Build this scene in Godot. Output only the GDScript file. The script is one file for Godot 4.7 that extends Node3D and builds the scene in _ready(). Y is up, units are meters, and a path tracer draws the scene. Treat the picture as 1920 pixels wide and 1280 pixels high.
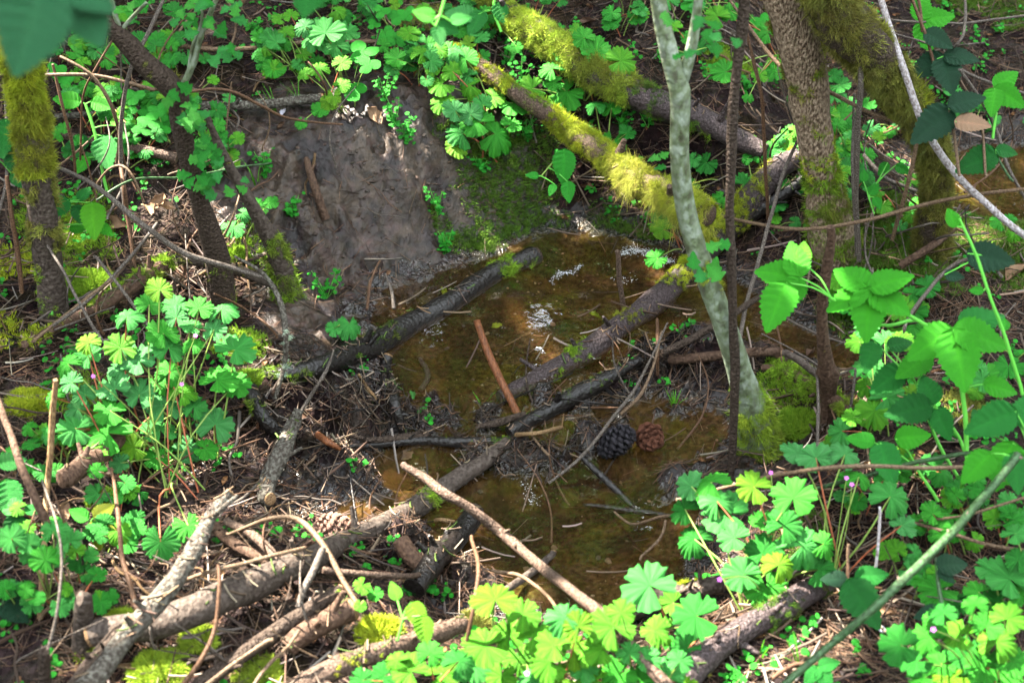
extends Node3D
# A muddy woodland trickle seen from above: pool, fallen wood, moss, geranium and bramble.
const FPX := 2666.0
const EYE := Vector3(0, 1.6, 2.285)
const PITCH := 35.0
var fwd := Vector3(0, -sin(deg_to_rad(PITCH)), -cos(deg_to_rad(PITCH)))
var upv := Vector3(0, cos(deg_to_rad(PITCH)), -sin(deg_to_rad(PITCH)))
var sun_to := Vector3(-0.50, 0.80, -0.34).normalized()
var rng := RandomNumberGenerator.new()
var nz := FastNoiseLite.new()
var nfine := FastNoiseLite.new()
var ncell := FastNoiseLite.new()
var M := {}
var S := {}
var used := {}

# ---------------------------------------------------------------- helpers
func ray(px: float, py: float) -> Vector3:
	return fwd + Vector3(1, 0, 0) * ((px - 960.0) / FPX) + upv * ((640.0 - py) / FPX)
func dep(px: float, py: float, d: float) -> Vector3:
	return EYE + ray(px, py) * d
func gnd(px: float, py: float, h := 0.0) -> Vector3:
	var r := ray(px, py)
	var t := 0.7
	while t < 7.0:
		var p := EYE + r * t
		if p.y < maxf(hgt(p.x, p.z), -0.02) + h: break
		t += 0.03
	var a := t - 0.03
	var b := t
	for k in 9:
		var m := (a + b) * 0.5
		var p := EYE + r * m
		if p.y < maxf(hgt(p.x, p.z), -0.02) + h: b = m
		else: a = m
	return EYE + r * b
func vpl(px: float, py: float, zb: float, yb: float, lean := 0.0) -> Vector3:
	# the point of that sight line in an upright plane through z = zb that leans back by lean
	var r := ray(px, py)
	var t := (zb - EYE.z + lean * (EYE.y - yb)) / (r.z - lean * r.y)
	return EYE + r * t
func size_at(px: float, p: Vector3) -> float:
	return px * (p - EYE).dot(fwd) / FPX
func numbered(called: String) -> String:
	var k: int = used.get(called, 0)
	used[called] = k + 1
	return called if k == 0 else "%s_%03d" % [called, k]
func thing(called: String, label: String, category: String, at := Vector3.ZERO, group := "") -> Node3D:
	var o := Node3D.new()
	o.name = numbered(called)
	add_child(o)
	o.position = at
	tag(o, label, category, group)
	return o
func tag(o: Node, label: String, category: String, group := "") -> void:
	o.set_meta("label", label)
	o.set_meta("category", category)
	if group: o.set_meta("group", group)
func part(called: String, mesh: Mesh, m: Material, parent: Node) -> MeshInstance3D:
	var o := MeshInstance3D.new()
	o.name = called
	o.mesh = mesh
	o.material_override = m
	parent.add_child(o, true)
	return o
func rr(a: float, b: float) -> float:
	return rng.randf_range(a, b)
func lin(r: float, g: float, b: float) -> Color:
	return Color(r, g, b).linear_to_srgb()
func mk(v: PackedVector3Array, idx: PackedInt32Array, col := PackedColorArray(), uv := PackedVector2Array()) -> ArrayMesh:
	var n := PackedVector3Array()
	n.resize(v.size())
	for k in range(0, idx.size(), 3):
		var a := idx[k]
		var b := idx[k + 1]
		var c := idx[k + 2]
		var f := (v[c] - v[a]).cross(v[b] - v[a])
		n[a] += f
		n[b] += f
		n[c] += f
	for k in n.size():
		n[k] = n[k].normalized() if n[k].length_squared() > 1e-20 else Vector3.UP
	var arr := []
	arr.resize(Mesh.ARRAY_MAX)
	arr[Mesh.ARRAY_VERTEX] = v
	arr[Mesh.ARRAY_NORMAL] = n
	arr[Mesh.ARRAY_INDEX] = idx
	if col.size(): arr[Mesh.ARRAY_COLOR] = col
	if uv.size(): arr[Mesh.ARRAY_TEX_UV] = uv
	var m := ArrayMesh.new()
	m.add_surface_from_arrays(Mesh.PRIMITIVE_TRIANGLES, arr)
	return m
func basis_of(n: Vector3, axis: Vector3) -> Basis:
	# y along n, z as near to axis as it can be
	var y := n.normalized()
	var z := axis - y * axis.dot(y)
	if z.length() < 1e-4: z = Vector3(0, 0, 1).cross(y)
	z = z.normalized()
	return Basis(y.cross(z), y, z)
func push(buf: PackedFloat32Array, b: Basis, o: Vector3, c: Color) -> void:
	buf.append_array(PackedFloat32Array([b.x.x, b.y.x, b.z.x, o.x, b.x.y, b.y.y, b.z.y, o.y, b.x.z, b.y.z, b.z.z, o.z, c.r, c.g, c.b, 1.0]))
func many(called: String, mesh: Mesh, m: Material, buf: PackedFloat32Array, parent: Node, kind := "stuff") -> MultiMeshInstance3D:
	var mm := MultiMesh.new()
	mm.transform_format = MultiMesh.TRANSFORM_3D
	mm.use_colors = true
	mm.mesh = mesh
	mm.instance_count = buf.size() / 16
	mm.buffer = buf
	var o := MultiMeshInstance3D.new()
	o.name = called
	o.multimesh = mm
	o.material_override = m
	o.set_meta("kind", kind)
	parent.add_child(o, true)
	return o
func vary(c: Color, k: float) -> Color:
	var f := 1.0 + rr(-k, k)
	return Color(c.r * f * (1.0 + rr(-k, k) * 0.4), c.g * f, c.b * f * (1.0 + rr(-k, k) * 0.4))

# ---------------------------------------------------------------- tubes
func resample(pts: Array, rads: Array, ds: float, wob := 0.0) -> Array:
	var path := PackedVector3Array()
	var rad := PackedFloat32Array()
	var n := pts.size()
	for i in n - 1:
		var p0: Vector3 = pts[maxi(i - 1, 0)]
		var p1: Vector3 = pts[i]
		var p2: Vector3 = pts[i + 1]
		var p3: Vector3 = pts[mini(i + 2, n - 1)]
		var steps := clampi(int(p1.distance_to(p2) / ds), 1, 40)
		for k in steps:
			var t := float(k) / steps
			path.append(p1.cubic_interpolate(p2, p0, p3, t))
			rad.append(lerpf(rads[i], rads[i + 1], t))
	path.append(pts[n - 1])
	rad.append(rads[n - 1])
	if wob > 0.0:
		for k in range(1, path.size()):
			var p := path[k]
			path[k] = p + Vector3(nz.get_noise_3d(p.x * 9, p.y * 9, p.z * 9 + 40), nz.get_noise_3d(p.x * 9, p.y * 9 + 70, p.z * 9), nz.get_noise_3d(p.x * 9 + 30, p.y * 9, p.z * 9)) * wob
	return [path, rad]
func tube(path: PackedVector3Array, rad: PackedFloat32Array, sides: int, rough: float, org := Vector3.ZERO, ends := true) -> ArrayMesh:
	var v := PackedVector3Array()
	var idx := PackedInt32Array()
	var n := path.size()
	var side := Vector3.UP
	for i in n:
		var t := (path[mini(i + 1, n - 1)] - path[maxi(i - 1, 0)]).normalized()
		if i == 0:
			side = t.cross(Vector3(0.31, 0.2, 0.9)).normalized()
		side = (side - t * side.dot(t)).normalized()
		var bi := t.cross(side)
		for j in sides:
			var f := TAU * j / sides
			var d := side * cos(f) + bi * sin(f)
			var r := rad[i]
			if rough > 0.0:
				var q := path[i] + d * r
				var k := rough
				r *= 1.0 + k * nz.get_noise_3d(q.x * 22, q.y * 22, q.z * 22) + k * 0.55 * nfine.get_noise_3d(q.x * 90, q.y * 90, q.z * 90)
			v.append(path[i] + d * r - org)
	for i in n - 1:
		for j in sides:
			var a := i * sides + j
			var b := i * sides + (j + 1) % sides
			idx.append_array(PackedInt32Array([a, a + sides, b, b, a + sides, b + sides]))
	if ends:
		for e in 2:
			var i0 := 0 if e == 0 else (n - 1) * sides
			var c := v.size()
			var tip := (path[0] - path[1]).normalized() if e == 0 else (path[n - 1] - path[n - 2]).normalized()
			for j in sides:
				v.append(v[i0 + j])
			v.append(path[0 if e == 0 else n - 1] + tip * rad[0 if e == 0 else n - 1] * 0.25 - org)
			for j in sides:
				var a := c + j
				var b := c + (j + 1) % sides
				idx.append_array(PackedInt32Array([a, b, c + sides]) if e == 0 else PackedInt32Array([b, a, c + sides]))
	return mk(v, idx)

# ---------------------------------------------------------------- terrain
const X0 := -2.4
const Z0 := -3.3
const CELL := 0.008
const NX := 601
const NZ := 587
var hh := PackedFloat32Array()
var wetm := PackedFloat32Array()
func hgt(x: float, z: float) -> float:
	var u := clampf((x - X0) / CELL, 0.0, NX - 1.001)
	var w := clampf((z - Z0) / CELL, 0.0, NZ - 1.001)
	var i := int(u)
	var j := int(w)
	var a := u - i
	var b := w - j
	var k := j * NX + i
	return lerpf(lerpf(hh[k], hh[k + 1], a), lerpf(hh[k + NX], hh[k + NX + 1], a), b)
func nrm(x: float, z: float) -> Vector3:
	var e := 0.02
	return Vector3(hgt(x - e, z) - hgt(x + e, z), 2.0 * e, hgt(x, z - e) - hgt(x, z + e)).normalized()
func flat(px: float, py: float) -> Vector2:
	var r := ray(px, py)
	var p := EYE + r * (-EYE.y / r.y)
	return Vector2(p.x, p.z)
func sdist(p: Vector2, poly: PackedVector2Array) -> float:
	var d := 1e9
	var n := poly.size()
	var inside := false
	for i in n:
		var a := poly[i]
		var b := poly[(i + 1) % n]
		var e := b - a
		var w := p - a
		var q := w - e * clampf(w.dot(e) / e.dot(e), 0.0, 1.0)
		d = minf(d, q.length_squared())
		if (a.y > p.y) != (b.y > p.y) and p.x < a.x + (p.y - a.y) / (b.y - a.y) * (b.x - a.x): inside = not inside
	return -sqrt(d) if inside else sqrt(d)
var moss_zone := []
func build_terrain() -> void:
	var pool := PackedVector2Array()
	for q in [[690, 575], [760, 532], [830, 512], [880, 488], [945, 468], [1010, 440], [1090, 430], [1180, 446], [1260, 462], [1330, 495], [1400, 545], [1470, 590], [1560, 630], [1640, 660], [1620, 690], [1520, 672], [1440, 640], [1370, 650], [1290, 690], [1270, 740], [1370, 775], [1385, 850], [1310, 930], [1280, 1010], [1290, 1085], [1190, 1140], [1000, 1150], [890, 1140], [840, 1090], [700, 985], [610, 965], [560, 925], [590, 860], [640, 800], [690, 740], [715, 690], [690, 640]]:
		pool.append(flat(q[0], q[1]))
	var back := PackedVector2Array()
	for q in [[2100, 255], [1830, 275], [1735, 300], [1725, 345], [1760, 385], [1840, 410], [2100, 450]]:
		back.append(flat(q[0], q[1]))
	# distances on a coarse grid
	var cs := 0.036
	var cx := int((NX - 1) * CELL / cs) + 3
	var cz := int((NZ - 1) * CELL / cs) + 3
	var sd := PackedFloat32Array()
	sd.resize(cx * cz)
	for j in cz:
		for i in cx:
			var p := Vector2(X0 + i * cs, Z0 + j * cs)
			sd[j * cx + i] = minf(sdist(p, pool), sdist(p, back))
	var isl := []
	for q in [[610, 780, 0.15, 0.030], [660, 830, 0.09, 0.022], [680, 760, 0.07, 0.030], [600, 890, 0.09, 0.022], [780, 800, 0.05, 0.030], [830, 750, 0.06, 0.034], [900, 765, 0.07, 0.038], [870, 815, 0.06, 0.030], [1020, 750, 0.06, 0.03], [1110, 735, 0.08, 0.036], [1170, 700, 0.07, 0.034], [1230, 710, 0.09, 0.036], [1040, 870, 0.08, 0.034], [1110, 830, 0.07, 0.034], [1180, 790, 0.06, 0.03], [720, 900, 0.06, 0.020], [880, 880, 0.06, 0.034], [960, 850, 0.06, 0.034], [1320, 690, 0.08, 0.03], [1340, 880, 0.08, 0.022], [1260, 900, 0.06, 0.018], [780, 1040, 0.10, 0.045], [860, 1100, 0.07, 0.035], [700, 800, 0.06, 0.026], [1300, 640, 0.07, 0.03], [1380, 700, 0.06, 0.03]]:
		isl.append(gnd_flat(q[0], q[1], q[2], q[3]))
	var dents := []
	for q in [[580, 395, 0.035], [615, 412, 0.03], [560, 440, 0.04], [630, 455, 0.035], [600, 480, 0.04], [655, 500, 0.03], [690, 300, 0.03], [650, 330, 0.025], [530, 395, 0.03], [545, 485, 0.035], [720, 350, 0.02], [700, 430, 0.025], [660, 395, 0.025], [760, 300, 0.02], [590, 350, 0.02], [800, 440, 0.02], [740, 470, 0.02], [680, 530, 0.03], [620, 540, 0.035]]:
		var p := flat(q[0], q[1])
		dents.append([p.x * 0.94, p.y + 0.2, q[2]])
	hh.resize(NX * NZ)
	wetm.resize(NX * NZ)
	var vtx := PackedVector3Array()
	var nor := PackedVector3Array()
	var col := PackedColorArray()
	vtx.resize(NX * NZ)
	nor.resize(NX * NZ)
	col.resize(NX * NZ)
	for j in NZ:
		for i in NX:
			var x := X0 + i * CELL
			var z := Z0 + j * CELL
			var u := (x - X0) / cs
			var w := (z - Z0) / cs
			var k := int(w) * cx + int(u)
			var d := lerpf(lerpf(sd[k], sd[k + 1], u - int(u)), lerpf(sd[k + cx], sd[k + cx + 1], u - int(u)), w - int(w))
			d += 0.022 * nz.get_noise_2d(x * 14, z * 14)
			var n1 := nz.get_noise_2d(x * 5, z * 5)
			var n2 := nz.get_noise_2d(x * 16 + 90, z * 16)
			var n3 := nfine.get_noise_2d(x * 60, z * 60)
			var cl := ncell.get_noise_2d(x * 34, z * 34)
			var n4 := nfine.get_noise_2d(x * 150 + 7, z * 150)
			var pock := ncell.get_noise_2d(x * 62 + 40, z * 62)
			var bm := bare_mud(x, z)
			var h := 0.0
			if d < 0.0:
				h = -0.003 - 0.036 * smoothstep(0.0, 0.16, -d) + 0.007 * n2 + 0.0025 * n3 + 0.001 * n4
			else:
				var bk := smoothstep(-0.05, -0.5, z) * (1.0 - smoothstep(0.45, 0.75, x))
				var lf := smoothstep(-0.30, -0.6, x) * (1.0 - bk)
				var rt := smoothstep(0.45, 0.75, x) * (1.0 - smoothstep(0.15, 0.4, z))
				var fr := maxf(0.0, 1.0 - bk - lf - rt)
				h = bk * (0.25 * smoothstep(0.0, 0.28, d) + 0.14 * maxf(0.0, d - 0.25)) + lf * (0.02 * smoothstep(0.0, 0.1, d) + 0.09 * smoothstep(0.06, 0.5, d) + 0.05 * d) + rt * (0.09 * smoothstep(0.0, 0.22, d) + 0.06 * d) + fr * (0.10 * smoothstep(0.0, 0.25, d) + 0.08 * d)
				var k2 := smoothstep(0.0, 0.25, d)
				h += 0.002 + n1 * 0.030 * k2 + n2 * 0.012 * (0.35 + 0.65 * k2) + ((n3 * 0.006 + n4 * 0.0042) * (1.0 + 1.1 * bm) - absf(cl) * 0.012 + 0.007 - 0.003 * smoothstep(-0.55, -0.95, pock) * smoothstep(-0.2, 0.3, n2)) * (0.45 + 0.55 * k2)
				h = maxf(h, 0.0025 * smoothstep(0.02, 0.08, d) - 0.004 + 0.01 * smoothstep(0.1, 0.3, d))
			if bm > 0.0:
				for q in dents:
					var e: float = Vector2(x - q[0], z - q[1]).length() / q[2] + 0.35 * n3
					if e < 1.6: h += q[2] * (-0.75 * exp(-e * e * 1.6) + 0.30 * exp(-(e - 1.15) * (e - 1.15) * 12.0))
			for q in isl:
				var e: float = Vector2(x - q[0], z - q[1]).length_squared() / (q[2] * q[2])
				if e < 4.0: h += q[3] * 1.2 * exp(-e * 1.4) * (0.8 + 1.1 * n2 + 0.8 * n3 + 0.3 * n4)
			hh[j * NX + i] = h
			# what the ground is made of
			var wet := 1.0 - smoothstep(0.006, 0.045, h - 0.012 * n2)
			wetm[j * NX + i] = wet
			var m1 := nz.get_noise_2d(x * 7 + 33, z * 7)
			var m2 := nfine.get_noise_2d(x * 30, z * 30 + 50)
			var c := Color(0.020, 0.0145, 0.012).lerp(Color(0.010, 0.0064, 0.005), clampf(0.5 + 1.3 * m1, 0, 1))
			c = c.lerp(Color(0.034, 0.025, 0.0215), clampf(m2 * 1.6, 0, 0.7))
			if bm > 0.0: c = c.lerp(Color(0.042, 0.028, 0.021).lerp(Color(0.015, 0.010, 0.008), clampf(0.4 + 1.5 * m2 - 0.6 * n3, 0, 1)), bm)
			if h < 0.006:
				var bed := Color(0.042, 0.024, 0.010).lerp(Color(0.013, 0.009, 0.005), clampf(0.5 + 1.6 * n1 + m2 * 0.9, 0, 1))
				bed = bed.lerp(Color(0.026, 0.026, 0.005), clampf(n2 * 2.2 - 0.25, 0, 0.5))
				c = c.lerp(bed, smoothstep(0.006, -0.006, h))
			elif wet > 0.0:
				c = c.lerp(Color(0.014, 0.0105, 0.0095), wet * 0.8)
			for q in moss_zone:
				var e: float = (Vector2(x - q[0], z - q[1]).length() / q[2])
				if e < 1.4:
					var f: float = clampf((1.15 - e) * 1.6 + n2 * 1.1 + m2 * 0.5, 0, 1) * q[3]
					c = c.lerp(Color(0.016, 0.024, 0.005), f * 0.4)
			col[j * NX + i] = c
			vtx[j * NX + i] = Vector3(x, h, z)
	for j in NZ:
		for i in NX:
			var a := hh[j * NX + maxi(i - 1, 0)] - hh[j * NX + mini(i + 1, NX - 1)]
			var b := hh[maxi(j - 1, 0) * NX + i] - hh[mini(j + 1, NZ - 1) * NX + i]
			nor[j * NX + i] = Vector3(a, 2.0 * CELL, b).normalized()
	var idx := PackedInt32Array()
	for j in NZ - 1:
		for i in NX - 1:
			var a := j * NX + i
			idx.append_array(PackedInt32Array([a, a + 1, a + NX, a + 1, a + NX + 1, a + NX]))
	# the land goes on to the horizon
	var ring := PackedInt32Array()
	for i in NX: ring.append(i)
	for j in range(1, NZ): ring.append(j * NX + NX - 1)
	for i in range(NX - 2, -1, -1): ring.append((NZ - 1) * NX + i)
	for j in range(NZ - 2, 0, -1): ring.append(j * NX)
	var prev := ring
	for s in [1.6, 4.0, 60.0]:
		var next := PackedInt32Array()
		for q in ring:
			var p := vtx[q]
			next.append(vtx.size())
			var o: Vector2 = Vector2(p.x, p.z + 0.9) * s
			vtx.append(Vector3(o.x, lerpf(maxf(p.y, 0.02), 0.35, minf(1.0, (s - 1.0) * 0.3)) + 0.05 * nz.get_noise_2d(o.x, o.y), o.y - 0.9))
			nor.append(Vector3.UP)
			col.append(Color(0.04, 0.032, 0.02))
		for k in ring.size():
			var a := prev[k]
			var b := prev[(k + 1) % ring.size()]
			var c := next[k]
			var e := next[(k + 1) % ring.size()]
			idx.append_array(PackedInt32Array([a, c, b, b, c, e]))
		prev = next
	var sets := [PackedInt32Array(), PackedInt32Array(), PackedInt32Array(), PackedInt32Array()]
	for k in range(0, idx.size(), 3):
		var q := idx[k]
		var w2 := 0.0
		if q < NX * NZ:
			w2 = wetm[q] + 0.45 * nfine.get_noise_2d(vtx[q].x * 45 + 9, vtx[q].z * 45)
		if q < NX * NZ and bare_mud(vtx[q].x, vtx[q].z) > 0.35: w2 = maxf(w2, 0.4)
		var n := 3 if w2 > 0.3 and vtx[q].y < 0.0 else (2 if w2 > 0.72 else (1 if w2 > 0.3 else 0))
		sets[n].append(idx[k])
		sets[n].append(idx[k + 1])
		sets[n].append(idx[k + 2])
	var m := ArrayMesh.new()
	for n in 4:
		var arr := []
		arr.resize(Mesh.ARRAY_MAX)
		arr[Mesh.ARRAY_VERTEX] = vtx
		arr[Mesh.ARRAY_NORMAL] = nor
		arr[Mesh.ARRAY_COLOR] = col
		arr[Mesh.ARRAY_INDEX] = sets[n]
		m.add_surface_from_arrays(Mesh.PRIMITIVE_TRIANGLES, arr)
		m.surface_set_material(n, [M.ground, M.ground_damp, M.ground_wet, M.stream_bed][n])
	var o := part("ground", m, null, self)
	o.set_meta("kind", "structure")
	o.set_meta("label", "brown muddy ground and stream bed with litter")
func gnd_flat(px: float, py: float, r: float, h: float) -> Array:
	var p := flat(px, py)
	return [p.x, p.y, r, h]
func build_water() -> void:
	var v := PackedVector3Array()
	var idx := PackedInt32Array()
	var nx := 90
	var nz2 := 60
	for j in nz2 + 1:
		for i in nx + 1:
			var x := -0.95 + 3.3 * i / nx
			var z := -1.75 + 2.75 * j / nz2
			v.append(Vector3(x, 0.0008 * nz.get_noise_2d(x * 30, z * 30), z))
	for j in nz2:
		for i in nx:
			var a := j * (nx + 1) + i
			idx.append_array(PackedInt32Array([a, a + 1, a + nx + 1, a + 1, a + nx + 2, a + nx + 1]))
	var o := part("water", mk(v, idx), M.water, self)
	o.set_meta("kind", "structure")
	o.set_meta("label", "shallow clear brown stream water over the bed")

# ---------------------------------------------------------------- materials
func noise_tex(kind: int, freq: float, ramp: Array, sz := 512, seed_ := 3, oct := 5) -> NoiseTexture2D:
	var f := FastNoiseLite.new()
	f.noise_type = kind
	f.frequency = freq
	f.fractal_octaves = oct
	f.seed = seed_
	var t := NoiseTexture2D.new()
	t.width = sz
	t.height = sz
	t.seamless = true
	t.noise = f
	if ramp.size():
		var g := Gradient.new()
		g.offsets = PackedFloat32Array(ramp[0])
		g.colors = PackedColorArray(ramp[1])
		t.color_ramp = g
	return t
func mat(called: String, c: Color, rough: float, o := {}) -> StandardMaterial3D:
	var m := StandardMaterial3D.new()
	m.resource_name = called
	m.albedo_color = c
	m.roughness = rough
	m.metallic_specular = o.get("spec", 0.24)
	if o.has("tex"):
		m.albedo_texture = o.tex
	if o.has("bump"):
		m.heightmap_enabled = true
		m.heightmap_texture = o.bump
		m.heightmap_scale = o.get("relief", 0.2)
	if o.has("tex") or o.has("bump") or o.has("normal"):
		m.uv1_triplanar = true
		m.uv1_world_triplanar = o.get("world", false)
		var s: float = o.get("scale", 5.0)
		m.uv1_scale = Vector3(s, s, s) if not o.has("scale3") else o.scale3
	if o.has("normal"):
		m.normal_enabled = true
		m.normal_texture = o.normal
		m.normal_scale = o.get("bend", 1.0)
	if o.has("back"):
		m.backlight_enabled = true
		m.backlight = o.back
	if o.get("vc", false): m.vertex_color_use_as_albedo = true
	if o.has("coat"):
		m.clearcoat_enabled = true
		m.clearcoat = o.coat
		m.clearcoat_roughness = 0.25
	M[called] = m
	return m
func g1(v: float) -> Color:
	return Color(v, v, v)
func build_materials() -> void:
	var fine := noise_tex(FastNoiseLite.TYPE_SIMPLEX_SMOOTH, 0.03, [], 512, 3, 6)
	var clod := noise_tex(FastNoiseLite.TYPE_CELLULAR, 0.035, [], 512, 8, 3)
	var tone := noise_tex(FastNoiseLite.TYPE_SIMPLEX_SMOOTH, 0.02, [[0.25, 0.5, 0.75], [g1(0.55), g1(0.8), g1(1.0)]], 512, 11, 6)
	var bark := noise_tex(FastNoiseLite.TYPE_SIMPLEX_SMOOTH, 0.04, [[0.2, 0.45, 0.6, 0.8], [Color(0.42, 0.38, 0.36), Color(0.72, 0.68, 0.66), Color(0.82, 0.80, 0.78), Color(1, 1, 1)]], 512, 21, 6)
	var lich := noise_tex(FastNoiseLite.TYPE_SIMPLEX_SMOOTH, 0.03, [[0.3, 0.52, 0.58, 0.75], [Color(0.50, 0.46, 0.43), Color(0.62, 0.58, 0.55), Color(0.86, 0.87, 0.84), Color(1, 1, 0.97)]], 512, 31, 6)
	var spk := noise_tex(FastNoiseLite.TYPE_SIMPLEX_SMOOTH, 0.06, [[0.3, 0.6, 0.66, 0.8], [Color(0.45, 0.42, 0.40), Color(0.66, 0.62, 0.60), Color(0.95, 0.95, 0.93), Color(1, 1, 1)]], 512, 41, 5)
	var grain := noise_tex(FastNoiseLite.TYPE_SIMPLEX_SMOOTH, 0.05, [[0.3, 0.5, 0.7], [Color(0.55, 0.50, 0.47), Color(0.85, 0.82, 0.80), Color(1, 1, 1)]], 512, 51, 4)
	mat("ground", Color(1, 1, 1), 0.85, {"tex": tone, "bump": fine, "relief": 1.1, "scale": 5.0, "vc": true, "spec": 0.15})
	mat("ground_damp", Color(1, 1, 1), 0.5, {"tex": tone, "bump": fine, "relief": 0.4, "scale": 4.0, "vc": true, "spec": 0.28})
	mat("ground_wet", Color(1, 1, 1), 0.24, {"tex": tone, "bump": fine, "relief": 0.9, "scale": 6.0, "vc": true, "spec": 0.40})
	mat("stream_bed", Color(1, 1, 1), 0.95, {"tex": tone, "bump": fine, "relief": 0.4, "scale": 6.0, "vc": true, "spec": 0.0})
	var wn := noise_tex(FastNoiseLite.TYPE_SIMPLEX_SMOOTH, 0.012, [], 512, 61, 3)
	wn.as_normal_map = true
	wn.bump_strength = 3.0
	var w := mat("water", Color(lin(0.10, 0.05, 0.015), 0.07), 0.02, {"normal": wn, "bend": 0.13, "scale3": Vector3(2.6, 2.6, 4.2), "world": true, "spec": 0.5})
	w.albedo_color.a = 0.05
	w.transparency = BaseMaterial3D.TRANSPARENCY_ALPHA
	mat("bark_wet", lin(0.011, 0.0092, 0.0088), 0.36, {"spec": 0.30, "tex": bark, "bump": fine, "relief": 0.28, "scale": 7.0})
	mat("bark_grey", lin(0.052, 0.0416, 0.035), 0.75, {"tex": bark, "bump": fine, "relief": 0.28, "scale": 6.0})
	mat("bark_violet", lin(0.0562, 0.0437, 0.0458), 0.62, {"tex": spk, "bump": fine, "relief": 0.4, "scale": 7.0})
	mat("bark_brown", lin(0.0624, 0.0382, 0.0258), 0.8, {"tex": bark, "bump": fine, "relief": 0.28, "scale": 7.0})
	mat("bark_tan", lin(0.095, 0.066, 0.050), 0.75, {"tex": spk, "bump": fine, "relief": 0.25, "scale": 8.0})
	mat("bark_lichen", lin(0.0832, 0.077, 0.0686), 0.85, {"tex": lich, "bump": fine, "relief": 0.5, "scale": 8.0})
	var trk := noise_tex(FastNoiseLite.TYPE_SIMPLEX_SMOOTH, 0.018, [[0.22, 0.40, 0.55, 0.66, 0.8], [Color(0.50, 0.47, 0.40), Color(0.70, 0.74, 0.60), Color(0.80, 0.82, 0.74), Color(0.94, 0.95, 0.93), Color(1, 1, 1)]], 512, 81, 6)
	mat("bark_smooth", lin(0.1404, 0.1612, 0.1326), 0.6, {"tex": trk, "bump": fine, "relief": 0.35, "scale3": Vector3(5, 3.4, 5)})
	var fis := noise_tex(FastNoiseLite.TYPE_SIMPLEX_SMOOTH, 0.03, [[0.25, 0.42, 0.5, 0.7], [Color(0.45, 0.40, 0.36), Color(0.64, 0.59, 0.54), Color(0.80, 0.76, 0.72), Color(1, 0.98, 0.95)]], 512, 71, 5)
	mat("bark_fissured", lin(0.19, 0.15, 0.115), 0.85, {"tex": fis, "bump": fine, "relief": 0.9, "scale3": Vector3(10, 4.5, 10)})
	mat("bark_dark", lin(0.0395, 0.0283, 0.0216), 0.75, {"tex": bark, "bump": fine, "relief": 0.6, "scale": 9.0})
	mat("wood_red", lin(0.135, 0.052, 0.022), 0.5, {"tex": bark, "bump": fine, "relief": 0.2, "scale3": Vector3(12, 4, 12)})
	mat("wood_pale", lin(0.1498, 0.0978, 0.0499), 0.7, {"tex": grain, "bump": fine, "relief": 0.2, "scale3": Vector3(14, 3, 14)})
	mat("wood_cut", lin(0.156, 0.0988, 0.052), 0.8, {"tex": grain, "bump": fine, "relief": 0.2, "scale": 14.0})
	mat("cane_tan", lin(0.0998, 0.0686, 0.0437), 0.65, {"tex": grain, "scale": 9.0})
	mat("cane_grey", lin(0.104, 0.0915, 0.0811), 0.7, {"tex": spk, "scale": 9.0})
	mat("cane_brown", lin(0.0707, 0.0395, 0.0229), 0.65, {"tex": grain, "scale": 9.0})
	mat("cane_white", lin(0.2184, 0.208, 0.2184), 0.6, {"tex": grain, "scale": 6.0})
	mat("cane_green", lin(0.0286, 0.065, 0.026), 0.45, {"tex": grain, "scale": 6.0})
	mat("stem_green", lin(0.049, 0.21, 0.021), 0.5, {"back": Color(0.4, 0.4, 0.4)})
	mat("stalk", lin(0.112, 0.168, 0.035), 0.5, {"back": Color(0.3, 0.3, 0.3)})
	mat("stalk_red", lin(0.182, 0.056, 0.028), 0.5)
	var moss := mat("moss", Color(1, 1, 1), 0.9, {"vc": true, "back": Color(0.65, 0.65, 0.65), "spec": 0.25})
	moss.rim_enabled = false
	mat("litter", Color(1, 1, 1), 0.8, {"vc": true, "spec": 0.3})
	mat("wet_litter", Color(1, 1, 1), 0.42, {"vc": true, "spec": 0.26})
	mat("crumb", Color(1, 1, 1), 0.6, {"vc": true, "bump": fine, "relief": 0.15, "scale": 30.0})
	mat("pebble", Color(1, 1, 1), 0.25, {"vc": true})
	mat("foam", lin(0.4125, 0.429, 0.451), 0.25, {"vc": false})  # also colours the specks painted in as reflections on the water
	mat("paper", lin(0.3224, 0.312, 0.364), 0.6, {"back": Color(0.3, 0.3, 0.3)})
	# greens
	var greens := {"ger_a": [0.032, 0.270, 0.017], "ger_b": [0.043, 0.282, 0.043], "ger_c": [0.072, 0.306, 0.012], "ger_d": [0.017, 0.180, 0.017], "ger_e": [0.053, 0.264, 0.060], "ger_y": [0.095, 0.275, 0.008], "ger_o": [0.170, 0.180, 0.012],
		"bra_a": [0.034, 0.270, 0.010], "bra_b": [0.010, 0.108, 0.016], "bra_c": [0.016, 0.168, 0.023], "bra_d": [0.010, 0.044, 0.020], "bra_y": [0.170, 0.210, 0.008],
		"near": [0.030, 0.150, 0.060], "haw": [0.028, 0.198, 0.036], "haw_b": [0.041, 0.234, 0.026], "clo": [0.022, 0.234, 0.017], "gra": [0.055, 0.210, 0.008]}
	for k in greens:
		var c: Array = greens[k]
		mat(k, lin(c[0], c[1], c[2]), 0.46, {"vc": true, "spec": 0.22, "back": Color(0.62, 0.66, 0.45), "tex": tone, "bump": fine, "relief": 0.06, "scale": 16.0})
	mat("dead_leaf", lin(0.1872, 0.1144, 0.0676), 0.7, {"vc": true, "back": Color(0.4, 0.4, 0.4), "tex": tone, "scale": 14.0})
	mat("dead_leaf_dark", lin(0.078, 0.0442, 0.0286), 0.6, {"vc": true, "back": Color(0.3, 0.3, 0.3), "tex": tone, "scale": 14.0})
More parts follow.
